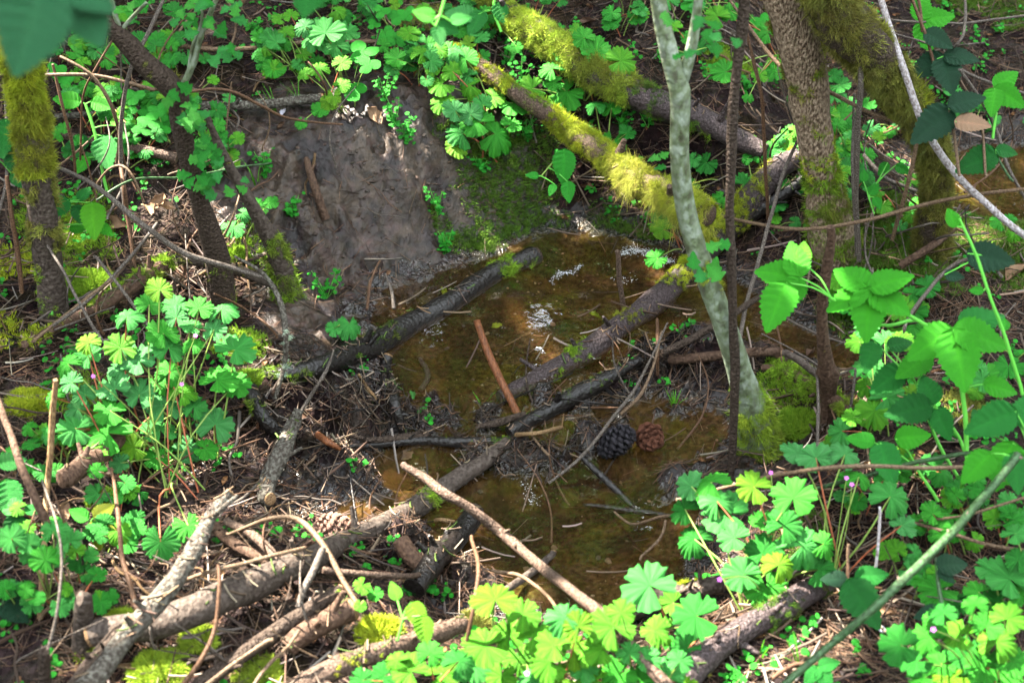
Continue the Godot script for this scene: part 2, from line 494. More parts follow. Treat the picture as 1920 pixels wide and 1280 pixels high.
	mat("petal", lin(0.35, 0.077, 0.35), 0.5, {"back": Color(0.5, 0.5, 0.5)})
	mat("cone_dark", lin(0.0234, 0.0208, 0.025), 0.4, {"bump": fine, "relief": 0.2, "scale": 20.0})
	mat("cone_red", lin(0.0832, 0.0312, 0.0182), 0.55, {"bump": fine, "relief": 0.2, "scale": 20.0})
	mat("cone_brown", lin(0.1716, 0.0988, 0.0728), 0.65, {"bump": fine, "relief": 0.2, "scale": 20.0})

# ---------------------------------------------------------------- leaves (tip along +z, upper face +y, one unit across)
func leaf_geranium(sd: int) -> ArrayMesh:
	rng.seed = sd
	var v := PackedVector3Array()
	var col := PackedColorArray()
	var idx := PackedInt32Array()
	var lobes := 5 if sd % 3 else 6
	var nt := 62
	var nr := 4
	var span := deg_to_rad(rr(158, 172))
	var cut := rr(0.26, 0.38)
	var cup := rr(-0.25, 0.35)
	var wob := rr(0, 6)
	var rr2 := rr(0.01, 0.06)
	var drop := rr(0.06, 0.22)
	var scale_l := []
	for k in lobes + 1: scale_l.append(rr(0.90, 1.06) * (0.9 if k == 0 or k == lobes - 1 else 1.0))
	for r in nr + 1:
		var q := float(r) / nr
		for t in nt + 1:
			var f := float(t) / nt
			var th := lerpf(-span, span, f)
			var u := f * lobes
			var li := mini(int(u), lobes - 1)
			var e := (u - li - 0.5) * 2.0
			var ae := absf(e)
			var edge: float = scale_l[li] * (1.0 - cut * smoothstep(0.80, 1.0, ae) - 0.03 * ae * ae)
			var tooth := 0.5 + 0.5 * cos(e * PI * 2.7)
			edge *= 1.0 - 0.085 * (1.0 - tooth) * smoothstep(0.98, 0.7, ae)
			var rad := 0.5 * edge * q
			# lobes are narrower than their share towards the rim: pull sideways into the lobe
			var th2 := lerpf(-span, span, (li + 0.5) / lobes) + (th - lerpf(-span, span, (li + 0.5) / lobes)) * (1.0 - 0.05 * q * q)
			var y := cup * rad * rad * 2.0 + 0.050 * q * (1.0 - ae * ae) - 0.02 * q + 0.018 * q * q * cos(e * PI * 2.7) + rr2 * q * sin(th * 2.0 + wob) - drop * q * q * q * (0.4 + 0.6 * (1.0 - ae))
			v.append(Vector3(sin(th2) * rad, y, cos(th2) * rad))
			var vein := smoothstep(0.14, 0.0, ae) * (1.0 - 0.55 * q) + smoothstep(0.16, 0.0, absf(ae - 0.45 * q)) * 0.35 * q
			var c := 0.64 + 0.46 * vein + 0.07 * sin(th * 9.0 + wob) * q
			col.append(Color(c + 1.3 * vein, c, c + 0.9 * vein))
	for r in nr:
		for t in nt:
			var a := r * (nt + 1) + t
			var b := a + nt + 1
			if r == 0: idx.append_array(PackedInt32Array([a, b + 1, b]))
			else: idx.append_array(PackedInt32Array([a, b + 1, b, a, a + 1, b + 1]))
	return mk(v, idx, col)
func leaf_bramble(sd: int, teeth := 11, wide := 0.36, fold := 0.20, pleat := 0.024) -> ArrayMesh:
	# from its stalk at the origin to its tip at z = 1
	rng.seed = sd
	var v := PackedVector3Array()
	var col := PackedColorArray()
	var idx := PackedInt32Array()
	var nl := teeth * 2
	var nw := 5
	var bend := rr(0.05, 0.22)
	var skew := rr(-0.05, 0.05)
	for i in nl + 1:
		var t := float(i) / nl
		var hw := wide * pow(sin(PI * pow(t, 0.72)), 0.72) * (1.0 - 0.28 * t * t) if i < nl else 0.0
		hw *= 1.0 + (0.09 if i % 2 == 1 else -0.07)
		for j in range(-nw, nw + 1):
			var s := float(j) / nw
			var z := t - 0.10 * absf(s) * (1.0 - t) * 0.8 + (0.02 if i % 2 == 1 and absf(s) > 0.9 else 0.0)
			var ph := (t - absf(s) * 0.16) * 7.0 * TAU
			var y := fold * absf(s) * hw * 1.2 - bend * t * t * 0.6 + pleat * cos(ph) * smoothstep(0.05, 0.3, absf(s)) * (1.0 - t) - 0.07 * s * s * hw
			v.append(Vector3(s * hw + skew * t * t, y, z))
			var vein := smoothstep(0.12, 0.0, absf(s)) + 0.55 * smoothstep(0.75, 1.0, cos(ph))
			var c := 0.76 + 0.15 * minf(vein, 1.0)
			col.append(Color(c + 0.10 * vein, c, c))
	var row := 2 * nw + 1
	for i in nl:
		for j in row - 1:
			var a := i * row + j
			idx.append_array(PackedInt32Array([a, a + row, a + 1, a + 1, a + row, a + row + 1]))
	return mk(v, idx, col)
func leaf_hawthorn(sd: int) -> ArrayMesh:
	rng.seed = sd
	var v := PackedVector3Array()
	var col := PackedColorArray()
	var idx := PackedInt32Array()
	var nl := 18
	var nw := 2
	for i in nl + 1:
		var t := float(i) / nl
		var body := 0.10 + 0.30 * smoothstep(0.0, 0.55, t)
		var lobe := 0.42 + 0.58 * pow(absf(sin(t * PI * 3.0 + 0.25)), 0.7)
		var hw := body * lobe * (1.0 - smoothstep(0.82, 1.0, t)) + 0.015 * (1.0 - t)
		for j in range(-nw, nw + 1):
			var s := float(j) / nw
			v.append(Vector3(s * hw, 0.10 * absf(s) * hw - 0.10 * t * t, t + 0.10 * absf(s) * lobe * (1.0 - t)))
			var c := 0.82 + (0.16 if j == 0 else 0.0)
			col.append(Color(c, c, c))
	var row := 2 * nw + 1
	for i in nl:
		for j in row - 1:
			var a := i * row + j
			idx.append_array(PackedInt32Array([a, a + row, a + 1, a + 1, a + row, a + row + 1]))
	return mk(v, idx, col)
func leaf_round(notch: float) -> ArrayMesh:
	var v := PackedVector3Array([Vector3(0, 0, 0.08)])
	var col := PackedColorArray([Color(0.95, 0.95, 0.95)])
	var idx := PackedInt32Array()
	var n := 18
	for k in n:
		var a := TAU * k / n
		var r := 0.5 * (1.0 + 0.03 * (k % 2)) * (1.0 - notch * smoothstep(0.5, 0.0, absf(a - 0.0)) - notch * smoothstep(0.5, 0.0, absf(a - TAU)))
		v.append(Vector3(sin(a) * r * 0.92, 0.05 * cos(2 * a) - 0.03, 0.5 + cos(a) * r))
		col.append(Color(0.82, 0.82, 0.82))
	v[0] = Vector3(0, 0.02, 0.5)
	for k in n: idx.append_array(PackedInt32Array([0, 1 + (k + 1) % n, 1 + k]))
	return mk(v, idx, col)
func leaf_dead(sd: int) -> ArrayMesh:
	rng.seed = sd
	var v := PackedVector3Array()
	var col := PackedColorArray()
	var idx := PackedInt32Array()
	var nl := 9
	var nw := 4
	var curl := rr(0.5, 1.6)
	var tw := rr(-0.8, 0.8)
	for i in nl + 1:
		var t := float(i) / nl
		var hw := 0.34 * pow(sin(PI * clampf(t, 0.02, 0.98)), 0.7) * (1.0 + 0.15 * sin(i * 2.3 + sd))
		for j in range(-nw, nw + 1):
			var s := float(j) / nw
			var a := s * curl + tw * t
			v.append(Vector3(sin(a) / curl * hw, (1.0 - cos(a)) / curl * hw + 0.06 * sin(t * 7.0 + s * 3.0 + sd), t - 0.5 + 0.04 * sin(s * 5 + sd)))
			var c := 0.8 + rr(-0.12, 0.18)
			col.append(Color(c, c * 0.97, c * 0.93))
	var row := 2 * nw + 1
	for i in nl:
		for j in row - 1:
			var a := i * row + j
			idx.append_array(PackedInt32Array([a, a + row, a + 1, a + 1, a + row, a + row + 1]))
	return mk(v, idx, col)
func blade(v: PackedVector3Array, idx: PackedInt32Array, col: PackedColorArray, p: Vector3, dir: Vector3, side: Vector3, w: float, bend: Vector3, l: float, segs: int, c: Color) -> void:
	var b := v.size()
	for k in segs:
		var t := float(k) / segs
		var q := p + dir * l * t + bend * l * t * t
		var ww := w * (1.0 - t * 0.75)
		v.append(q - side * ww)
		v.append(q + side * ww)
		col.append(c)
		col.append(c)
	v.append(p + dir * l + bend * l)
	col.append(c)
	for k in segs - 1:
		var a := b + k * 2
		idx.append_array(PackedInt32Array([a, a + 2, a + 1, a + 1, a + 2, a + 3]))
	var e := b + (segs - 1) * 2
	idx.append_array(PackedInt32Array([e, e + 2, e + 1]))
func tuft(sd: int, n: int, spread: float, droop: float, w: float, segs: int, jitter: float) -> ArrayMesh:
	# one unit long strands; y away from the surface, z the way they hang
	rng.seed = sd
	var v := PackedVector3Array()
	var idx := PackedInt32Array()
	var col := PackedColorArray()
	for k in n:
		var a := rr(0, TAU)
		var d := Vector3(cos(a) * spread * rr(0.2, 1.0), 1.0 - droop * 0.55, sin(a) * spread * rr(0.2, 1.0) + droop * 0.5).normalized()
		var p := Vector3(rr(-jitter, jitter), -0.05, rr(-jitter, jitter))
		var c := rr(0.65, 1.25)
		blade(v, idx, col, p, d, Vector3(cos(a + 1.5), 0, sin(a + 1.5)), w * rr(0.7, 1.3), Vector3(rr(-0.25, 0.25), -droop * rr(0.4, 0.9) + rr(-0.1, 0.1), droop * rr(0.2, 1.0)), rr(0.55, 1.1), segs, Color(c, c, c * 0.9))
	return mk(v, idx, col)
func stone(sd: int) -> ArrayMesh:
	var sm := SphereMesh.new()
	sm.radial_segments = 9
	sm.rings = 5
	var arr := sm.get_mesh_arrays()
	var v: PackedVector3Array = arr[Mesh.ARRAY_VERTEX]
	for k in v.size():
		var p := v[k]
		v[k] = p * (1.0 + 0.55 * nz.get_noise_3d(p.x * 6 + sd * 9, p.y * 6, p.z * 6))
	var col := PackedColorArray()
	col.resize(v.size())
	col.fill(Color(1, 1, 1))
	return mk(v, arr[Mesh.ARRAY_INDEX], col)
func build_shapes() -> void:
	S.ger = []
	for k in 12: S.ger.append(leaf_geranium(100 + k))
	S.bra = []
	for k in 8: S.bra.append(leaf_bramble(200 + k))
	S.bra_soft = leaf_bramble(230, 13, 0.42, 0.16, 0.017)
	S.haw = [leaf_hawthorn(300), leaf_hawthorn(301)]
	S.clo = [leaf_round(0.10), leaf_round(0.0)]
	S.dead = []
	for k in 5: S.dead.append(leaf_dead(400 + k))
	S.moss_short = tuft(500, 16, 0.75, 0.12, 0.055, 2, 0.35)
	S.moss_long = tuft(501, 26, 0.80, 0.85, 0.008, 5, 0.30)
	S.moss_fuzz = tuft(502, 30, 1.2, 0.22, 0.040, 3, 0.5)
	S.lichen = tuft(503, 22, 1.0, 0.15, 0.040, 2, 0.25)
	S.grass = tuft(504, 12, 0.42, 0.30, 0.014, 4, 0.06)
	S.stone = [stone(1), stone(2), stone(3)]
	var v := PackedVector3Array()
	var idx := PackedInt32Array()
	# a pine needle: a thin bent three-sided rod
	for k in 4:
		var t := k / 3.0 - 0.5
		for j in 3:
			v.append(Vector3(cos(TAU * j / 3) * 0.016, sin(TAU * j / 3) * 0.016 + 0.10 * t * t, t))
	for k in 3:
		for j in 3:
			var a := k * 3 + j
			var b := k * 3 + (j + 1) % 3
			idx.append_array(PackedInt32Array([a, a + 3, b, b, a + 3, b + 3]))
	var col := PackedColorArray()
	col.resize(v.size())
	col.fill(Color(1, 1, 1))
	S.needle = mk(v, idx, col)
	# a bramble thorn: a small hooked cone, point along +y
	var tv := PackedVector3Array()
	for j in 4: tv.append(Vector3(cos(TAU * j / 4) * 0.22, 0, sin(TAU * j / 4) * 0.45))
	tv.append(Vector3(0, 0.8, 0.35))
	var tc := PackedColorArray()
	tc.resize(5)
	tc.fill(Color(1, 1, 1))
	S.thorn = mk(tv, PackedInt32Array([0, 4, 1, 1, 4, 2, 2, 4, 3, 3, 4, 0]), tc)
	# a cone scale: a thick spoon along +z with a raised boss at its end
	var cv := PackedVector3Array()
	var ci := PackedInt32Array()
	var prof := [[0.0, 0.18, 0.03], [0.45, 0.36, 0.08], [0.80, 0.50, 0.16], [0.95, 0.42, 0.26], [1.02, 0.16, 0.22]]
	for q in prof:
		for j in 6:
			var a := TAU * j / 6
			cv.append(Vector3(cos(a) * q[1], sin(a) * q[2] + 0.10 * q[0], q[0]))
	cv.append(Vector3(0, 0.14, 1.06))
	for i in prof.size() - 1:
		for j in 6:
			var a := i * 6 + j
			var b := i * 6 + (j + 1) % 6
			ci.append_array(PackedInt32Array([a, a + 6, b, b, a + 6, b + 6]))
	for j in 6: ci.append_array(PackedInt32Array([24 + j, 30, 24 + (j + 1) % 6]))
	S.cone_scale = mk(cv, ci)

# ---------------------------------------------------------------- builders
const YEL := Color(0.185, 0.225, 0.012)
const MOS := Color(0.105, 0.185, 0.012)
const DRK := Color(0.042, 0.085, 0.008)
const OLV := Color(0.120, 0.125, 0.024)
func moss_tube(parent: Node, org: Vector3, path: PackedVector3Array, rad: PackedFloat32Array, t0: float, t1: float, kind: String, dens: float, c: Color, len_: float, top: float, patch := 0.0) -> void:
	# tufts on a tube between t0 and t1 of its length; top: how far down the sides they grow (1 all round, 0 only the crest)
	var buf := PackedFloat32Array()
	var n := path.size()
	for i in n - 1:
		var t := float(i) / (n - 1)
		if t < t0 or t > t1: continue
		var a := path[i]
		var b := path[i + 1]
		var ax := (b - a).normalized()
		var area := a.distance_to(b) * TAU * rad[i]
		var cnt := area * dens
		var m := int(cnt) + (1 if rng.randf() < cnt - int(cnt) else 0)
		var u := (Vector3.UP - ax * ax.y)
		u = u.normalized() if u.length() > 0.15 else ax.cross(Vector3.RIGHT).normalized()
		var sde := ax.cross(u)
		for k in m:
			var f := rr(-PI, PI)
			if absf(f) / PI > top + rr(-0.12, 0.12): continue
			var d := u * cos(f) + sde * sin(f)
			var p := a.lerp(b, rng.randf()) + d * rad[i] * 0.97
			var q := nz.get_noise_3d(p.x * 30, p.y * 30, p.z * 30)
			var wide := nz.get_noise_3d(p.x * 11 + 60, p.y * 11, p.z * 11)
			if q + 0.35 * wide < patch: continue
			var fade := minf(1.0, 0.5 + (q - patch) * 2.5)
			var clump := nfine.get_noise_3d(p.x * 110, p.y * 110, p.z * 110)
			var s := len_ * rr(0.5, 1.1) * fade * (1.0 + 0.9 * clump) * (0.85 if kind == "fuzz" else 1.0)
			var tint := c.lerp(c * Color(0.45, 0.40, 0.5), clampf(0.35 - 1.5 * clump + rr(-0.2, 0.2), 0, 0.85))
			tint = tint.lerp(Color(0.075, 0.062, 0.016), clampf(wide * 1.6 - 0.1, 0, 0.5)).lerp(Color(0.055, 0.037, 0.015), 0.6 if rng.randf() < 0.10 else 0.0)
			var bs := basis_of(d + Vector3(rr(-0.6, 0.6), rr(-0.6, 0.6), rr(-0.6, 0.6)), Vector3.DOWN + Vector3(rr(-0.5, 0.5), 0, rr(-0.5, 0.5)) if kind == "long" or (kind == "fuzz" and rng.randf() < 0.4) else Vector3(rr(-1, 1), 0, rr(-1, 1)))
			if kind == "short": bs = basis_of(d + Vector3(rr(-0.4, 0.4), rr(-0.4, 0.4), rr(-0.4, 0.4)), Vector3(rr(-1, 1), rr(-1, 1), rr(-1, 1)))
			push(buf, bs.scaled(Vector3(s, s, s)), p - org, vary(tint, 0.25))
	if buf.size():
		many("lichen" if kind == "lichen" else "moss", S["moss_" + kind] if kind != "lichen" else S.lichen, M.moss, buf, parent)
func stick(d: Array) -> Node3D:
	# [name, label, category, material, points [x, y, width px, lift m], options]
	var o: Dictionary = d[5] if d.size() > 5 else {}
	var pts := []
	var rads := []
	var raw: Array = d[4]
	var zb := 0.0
	var yb := 0.0
	if o.has("foot"):
		var f: Array = raw[o.foot]
		var g := gnd(f[0], f[1], 0.0) if not o.has("depth") else dep(f[0], f[1], o.depth)
		zb = g.z
		yb = g.y
	for q in raw:
		var p: Vector3
		if o.has("foot"): p = vpl(q[0], q[1], zb, yb, o.get("lean", 0.0))
		elif o.has("depth"): p = dep(q[0], q[1], o.depth + (q[3] if q.size() > 3 else 0.0))
		else:
			var p0 := gnd(q[0], q[1], 0.0)
			var r0 := size_at(q[2], p0) * 0.5
			p = gnd(q[0], q[1], q[3] if q.size() > 3 else r0 * 0.75)
		pts.append(p)
		rads.append(size_at(q[2], p) * 0.5)
	if o.has("foot"):
		var k: int = o.foot
		var e: Vector3 = pts[k] - pts[k - 1 if k > 0 else 1]
		pts[k] = pts[k] + e.normalized() * 0.03
	var thick: float = rads.max()
	var rs := resample(pts, rads, clampf(thick * 0.9, 0.008, 0.03), o.get("wob", 0.012 if thick > 0.012 else 0.006))
	var path: PackedVector3Array = rs[0]
	var rad: PackedFloat32Array = rs[1]
	var org: Vector3 = pts[o.foot] if o.has("foot") else path[path.size() / 2]
	var t := thing(d[0], d[1], d[2], org, o.get("group", ""))
	var body: String = o.get("body", "bark" if thick > 0.008 else "stem")
	part(body, tube(path, rad, 14 if thick > 0.016 else (9 if thick > 0.006 else 6), o.get("rough", 0.26 if thick > 0.012 else 0.12), org), M[d[3]], t)
	if d[2] == "tree" and raw[0][1] < 0:
		# the stem goes on above the view
		var u: Vector3 = ((pts[0] as Vector3) - pts[1]).normalized() + Vector3.UP * 0.4
		var rs3 := resample([pts[0], pts[0] + u * 0.5, pts[0] + u * 1.1 + Vector3(0.08, 0, -0.1), pts[0] + u * 1.8], [rads[0], rads[0] * 0.9, rads[0] * 0.7, rads[0] * 0.35], 0.05)
		part("upper_trunk", tube(rs3[0], rs3[1], 12, 0.12, org), M[d[3]], t)
	for c in o.get("cut", []):
		# a sawn or snapped end, 0 the first point, 1 the last
		var i0 := 0 if c == 0 else path.size() - 1
		var nx := (path[i0] - path[1 if c == 0 else i0 - 1]).normalized()
		var pp := PackedVector3Array([path[i0] + nx * rad[i0] * 0.05, path[i0] + nx * rad[i0] * 0.34])
		part("cut_end", tube(pp, PackedFloat32Array([rad[i0] * 0.93, rad[i0] * 0.90]), 12, 0.1, org), M[o.get("cutmat", "wood_cut")], t)
	if thick > 0.0085 and not o.has("foot"):
		# snapped-off stubs of twigs, and needles and crumbs lying along the top
		for k in rng.randi_range(2, 4):
			var i := rng.randi_range(2, path.size() - 3)
			var ax := (path[i + 1] - path[i - 1]).normalized()
			var sd := (ax.cross(Vector3(rr(-1, 1), rr(-0.2, 0.5), rr(-1, 1))).normalized() + ax * rr(0.2, 0.7)).normalized()
			if sd.y < -0.3: sd.y = -sd.y
			var r := rad[i] * rr(0.16, 0.32)
			var ll := rad[i] * rr(1.1, 2.2)
			var rs2 := resample([path[i] + sd * rad[i] * 0.5, path[i] + sd * (rad[i] * 0.8 + ll * 0.5), path[i] + sd * (rad[i] * 0.8 + ll)], [r * 1.6, r, r * 0.7], 0.006)
			part("branch_stub", tube(rs2[0], rs2[1], 7, 0.3, org), M[d[3]], t)
		var bits := PackedFloat32Array()
		for k in int(path.size() * 2.2) if thick > 0.013 else 0:
			var i := rng.randi_range(0, path.size() - 2)
			var ax := (path[i + 1] - path[i]).normalized()
			var u := (Vector3.UP - ax * ax.y).normalized()
			var f := rr(-0.9, 0.9)
			var dd := u * cos(f) + ax.cross(u) * sin(f)
			if nz.get_noise_3d(path[i].x * 30 + k, path[i].y * 30, path[i].z * 30) < -0.1: continue
			var a := rr(0, TAU)
			var bb := basis_of(dd, ax * cos(a) + ax.cross(dd) * sin(a))
			var th := rr(0.03, 0.11)
			push(bits, Basis(bb.x * th, bb.y * th, bb.z * rr(0.004, 0.035)), path[i].lerp(path[i + 1], rng.randf()) + dd * rad[i] * 1.03 - org, vary([Color(0.09, 0.06, 0.035), Color(0.04, 0.025, 0.018), Color(0.09, 0.065, 0.045), Color(0.03, 0.05, 0.008)][rng.randi() % 4], 0.3))
		if bits.size(): many("clinging_debris", S.needle, M.litter, bits, t)
	for m in o.get("moss", []):
		moss_tube(t, org, path, rad, m[0], m[1], m[2], m[3], m[4], m[5], m[6], m[7] if m.size() > 7 else 0.0)
	for b in o.get("twigs", []):
		# side branches: points as above, in the plane of the stem or at their own lift
		var bp := []
		var br := []
		for q in b:
			var p: Vector3
			if o.has("foot"): p = vpl(q[0], q[1], zb + (q[3] if q.size() > 3 else 0.0), yb, o.get("lean", 0.0))
			elif o.has("depth"): p = dep(q[0], q[1], o.depth + (q[3] if q.size() > 3 else 0.0))
			else: p = gnd(q[0], q[1], q[3] if q.size() > 3 else 0.02)
			bp.append(p)
			br.append(size_at(q[2], p) * 0.5)
		var r2 := resample(bp, br, 0.012, 0.004)
		part("branch", tube(r2[0], r2[1], 8, 0.1, org), M[o.get("twigmat", d[3])], t)
		if o.has("twigmoss"):
			var m: Array = o.twigmoss
			moss_tube(t, org, r2[0], r2[1], 0.0, 1.0, m[0], m[1], m[2], m[3], m[4], m[5])
	if o.get("thorns", 0) > 0:
		var buf := PackedFloat32Array()
		for k in o.thorns:
			var i := rng.randi_range(1, path.size() - 2)
			var ax := (path[i + 1] - path[i - 1]).normalized()
			var sd := ax.cross(Vector3(rr(-1, 1), rr(-1, 1), rr(-1, 1))).normalized()
			var s := rad[i] * 0.95
			push(buf, basis_of(sd, -ax).scaled(Vector3(s, s, s)), path[i] + sd * rad[i] * 0.8 - org, Color(0.09, 0.06, 0.05))
		many("thorns", S.thorn, M.litter, buf, t)
	for l in o.get("leaves", []):
		# small lobed leaves on side shoots: [x, y, px, depth offset]
		var p := vpl(l[0], l[1], zb + (l[3] if l.size() > 3 else rr(-0.02, 0.06)), yb, o.get("lean", 0.0)) if o.has("foot") else dep(l[0], l[1], o.get("depth", 2.5))
		spray_leaf(t, p - org, p, size_at(l[2], p), "haw")
	return t
func spray_leaf(t: Node3D, at: Vector3, world: Vector3, s: float, kind: String) -> void:
	var to_eye := (EYE - world).normalized()
	var n := (Vector3.UP * 0.6 + to_eye * 0.7 + Vector3(rr(-0.5, 0.5), rr(-0.4, 0.4), rr(-0.5, 0.5))).normalized()
	var a := rr(0, TAU)
	var o := part("leaf", S[kind].pick_random() if kind != "haw" else S.haw[rng.randi() % 2], M[["haw", "haw_b", "ger_d"][rng.randi() % 3]], t)
	o.transform = Transform3D(basis_of(n, Vector3(1, 0, 0) * cos(a) + upv * sin(a)).scaled(Vector3(s, s, s)), at)
func stalk(t: Node3D, org: Vector3, a: Vector3, b: Vector3, r: float, m: Material, up := 0.35, called := "leaf_stalk") -> void:
	var l := a.distance_to(b)
	var mid := a.lerp(b, 0.45) + Vector3.UP * l * up * 0.3 + Vector3(rr(-0.06, 0.06), 0, rr(-0.06, 0.06)) * l
	var rs := resample([a, mid, b], [r * 1.15, r, r * 0.8], maxf(0.008, l / 7.0))
	part(called, tube(rs[0], rs[1], 5, 0.0, org, false), m, t)
func geranium(d: Array) -> void:
	# [label, group, foot [x, y], height m, leaves [x, y, px], tones, flowers [x, y]]
	var f := gnd(d[2][0], d[2][1], 0.0)
	var t := thing(d[7] if d.size() > 7 else "geranium_plant", d[0], "plant", f, d[1])
	var span := 60.0
	for l in d[4]: span = maxf(span, d[2][1] - l[1])
	var hmax: float = d[3]
	var jit: float = 0.012 + 0.0016 * d[4].size()
	for l in d[4]:
		var h := 0.025 + (hmax - 0.025) * clampf((d[2][1] - l[1]) / span, 0.0, 1.0) + rr(0.0, 0.03)
		if l[1] > d[2][1]: h = 0.03 + rr(0.0, 0.05)
		var p := gnd(l[0], l[1], h)
		var to_eye := (EYE - p).normalized()
		var out := Vector3(p.x - f.x, 0, p.z - f.z).normalized()
		var n := (Vector3.UP * 0.75 + to_eye * 0.62 + out * 0.15 + Vector3(rr(-0.33, 0.33), rr(-0.2, 0.2), rr(-0.33, 0.33))).normalized()
		var ax: Vector3 = (Vector3(1, 0, 0) * (l[0] - d[2][0]) + upv * (d[2][1] - 40 - l[1])).normalized() + Vector3(rr(-0.5, 0.5), rr(-0.5, 0.5), rr(-0.5, 0.5))
		var s := size_at(l[2], p) * 1.24
		var tones: Array = d[5]
		var o := part("leaf", S.ger[rng.randi() % S.ger.size()], M[tones[rng.randi() % tones.size()]], t)
		if rng.randf() < 0.03: o.material_override = M.ger_y
		o.transform = Transform3D(basis_of(n, ax) * Basis.from_scale(Vector3(s * rr(0.86, 1.1), s, s * rr(0.86, 1.1))), p - f)
		stalk(t, f, f + Vector3(rr(-1, 1) * jit, -0.005, rr(-1, 1) * jit), p, 0.0009 + s * 0.009, M.stalk_red if rng.randf() < 0.25 else M.stalk)
	for q in d[6]:
		var p := gnd(q[0], q[1], hmax * 0.9)
		p = p + (EYE - p).normalized() * 0.03
		flower(t, p - f, p)
		stalk(t, f, f, p, 0.0008, M.stalk, 0.35, "flower_stalk")
func flower(t: Node3D, at: Vector3, world: Vector3) -> void:
	var n := (Vector3.UP + (EYE - world).normalized() * 1.4).normalized()
	var holder := Node3D.new()
	holder.name = "flower"
	t.add_child(holder, true)
	holder.transform = Transform3D(basis_of(n, Vector3(rr(-1, 1), 0.1, rr(-1, 1))), at)
	for k in 5:
		var o := part("petal", S.clo[0], M.petal, holder)
		o.transform = Transform3D(Basis(Vector3.UP, TAU * k / 5) * Basis.from_scale(Vector3(0.0027, 0.0027, 0.0036)), Vector3.ZERO)
func compound(t: Node3D, org: Vector3, p: Vector3, s: float, ang: float, leaflets: int, tone: String, tilt := Vector3.ZERO) -> void:
	# a bramble leaf: leaflets spread from p, the end one towards ang (degrees in the picture's plane)
	var to_eye := (EYE - p).normalized()
	var n := (Vector3.UP * 0.55 + to_eye * 0.8 + tilt + Vector3(rr(-0.15, 0.15), rr(-0.1, 0.1), rr(-0.15, 0.15))).normalized()
	var a := deg_to_rad(ang)
	var bs := basis_of(n, Vector3(1, 0, 0) * cos(a) + upv * sin(a))
	var holder := Node3D.new()
	holder.name = "leaf"
	t.add_child(holder, true)
	holder.transform = Transform3D(bs, p - org)
	var spread: Array = [[0.0]] if leaflets == 1 else ([[0.0], [1.25], [-1.25]] if leaflets == 3 else [[0.0], [1.1], [-1.1], [2.1], [-2.1]])
	for q in spread:
		var k: float = q[0]
		var o := part("leaflet", S.bra[rng.randi() % S.bra.size()] if p.distance_to(EYE) > 1.5 else S.bra_soft, M[tone], holder)
		var s2 := s * (1.0 if k == 0.0 else 0.86) * rr(0.93, 1.05)
		var b2 := Basis(Vector3.UP, k + rr(-0.12, 0.12)) * Basis(Vector3.FORWARD, rr(-0.2, 0.2)) * Basis(Vector3.RIGHT, rr(-0.05, 0.25))
		o.transform = Transform3D(b2.scaled(Vector3(s2, s2, s2)), b2.z * s * 0.04)
func bramble(d: Array) -> void:
	# [label, stem material, stem [x, y, px, depth], leaves [x, y, px, angle, leaflets, tone, depth], options]
	var o: Dictionary = d[4] if d.size() > 4 else {}
	var pts := []
	var rads := []
	for q in d[2]:
		var p := dep(q[0], q[1], q[3])
		pts.append(p)
		rads.append(size_at(q[2], p) * 0.5)
	var rs := resample(pts, rads, 0.015, 0.003)
	var org: Vector3 = pts[0]
	var t := thing(o.get("name", "bramble_shoot"), d[0], "bramble", org, "bramble shoots around the stream")
	part("stem", tube(rs[0], rs[1], 8, 0.05, org), M[d[1]], t)
	var path: PackedVector3Array = rs[0]
	for l in d[3]:
		var p := dep(l[0], l[1], l[6])
		var best := path[0]
		for q in path:
			if q.distance_to(p) < best.distance_to(p): best = q
		stalk(t, org, best, p, 0.0014, M.stem_green, 0.25)
		compound(t, org, p, size_at(l[2], p), l[3], l[4], l[5])
	if o.get("thorns", 0) > 0:
		var buf := PackedFloat32Array()
		var rad: PackedFloat32Array = rs[1]
		for k in o.thorns:
			var i := rng.randi_range(1, path.size() - 2)
			var ax := (path[i + 1] - path[i - 1]).normalized()
			var sd := ax.cross(Vector3(rr(-1, 1), rr(-1, 1), rr(-1, 1))).normalized()
			var s := rad[i] * 1.0
			push(buf, basis_of(sd, -ax).scaled(Vector3(s, s, s)), path[i] + sd * rad[i] * 0.8 - org, Color(0.10, 0.05, 0.035))
		many("thorns", S.thorn, M.litter, buf, t)
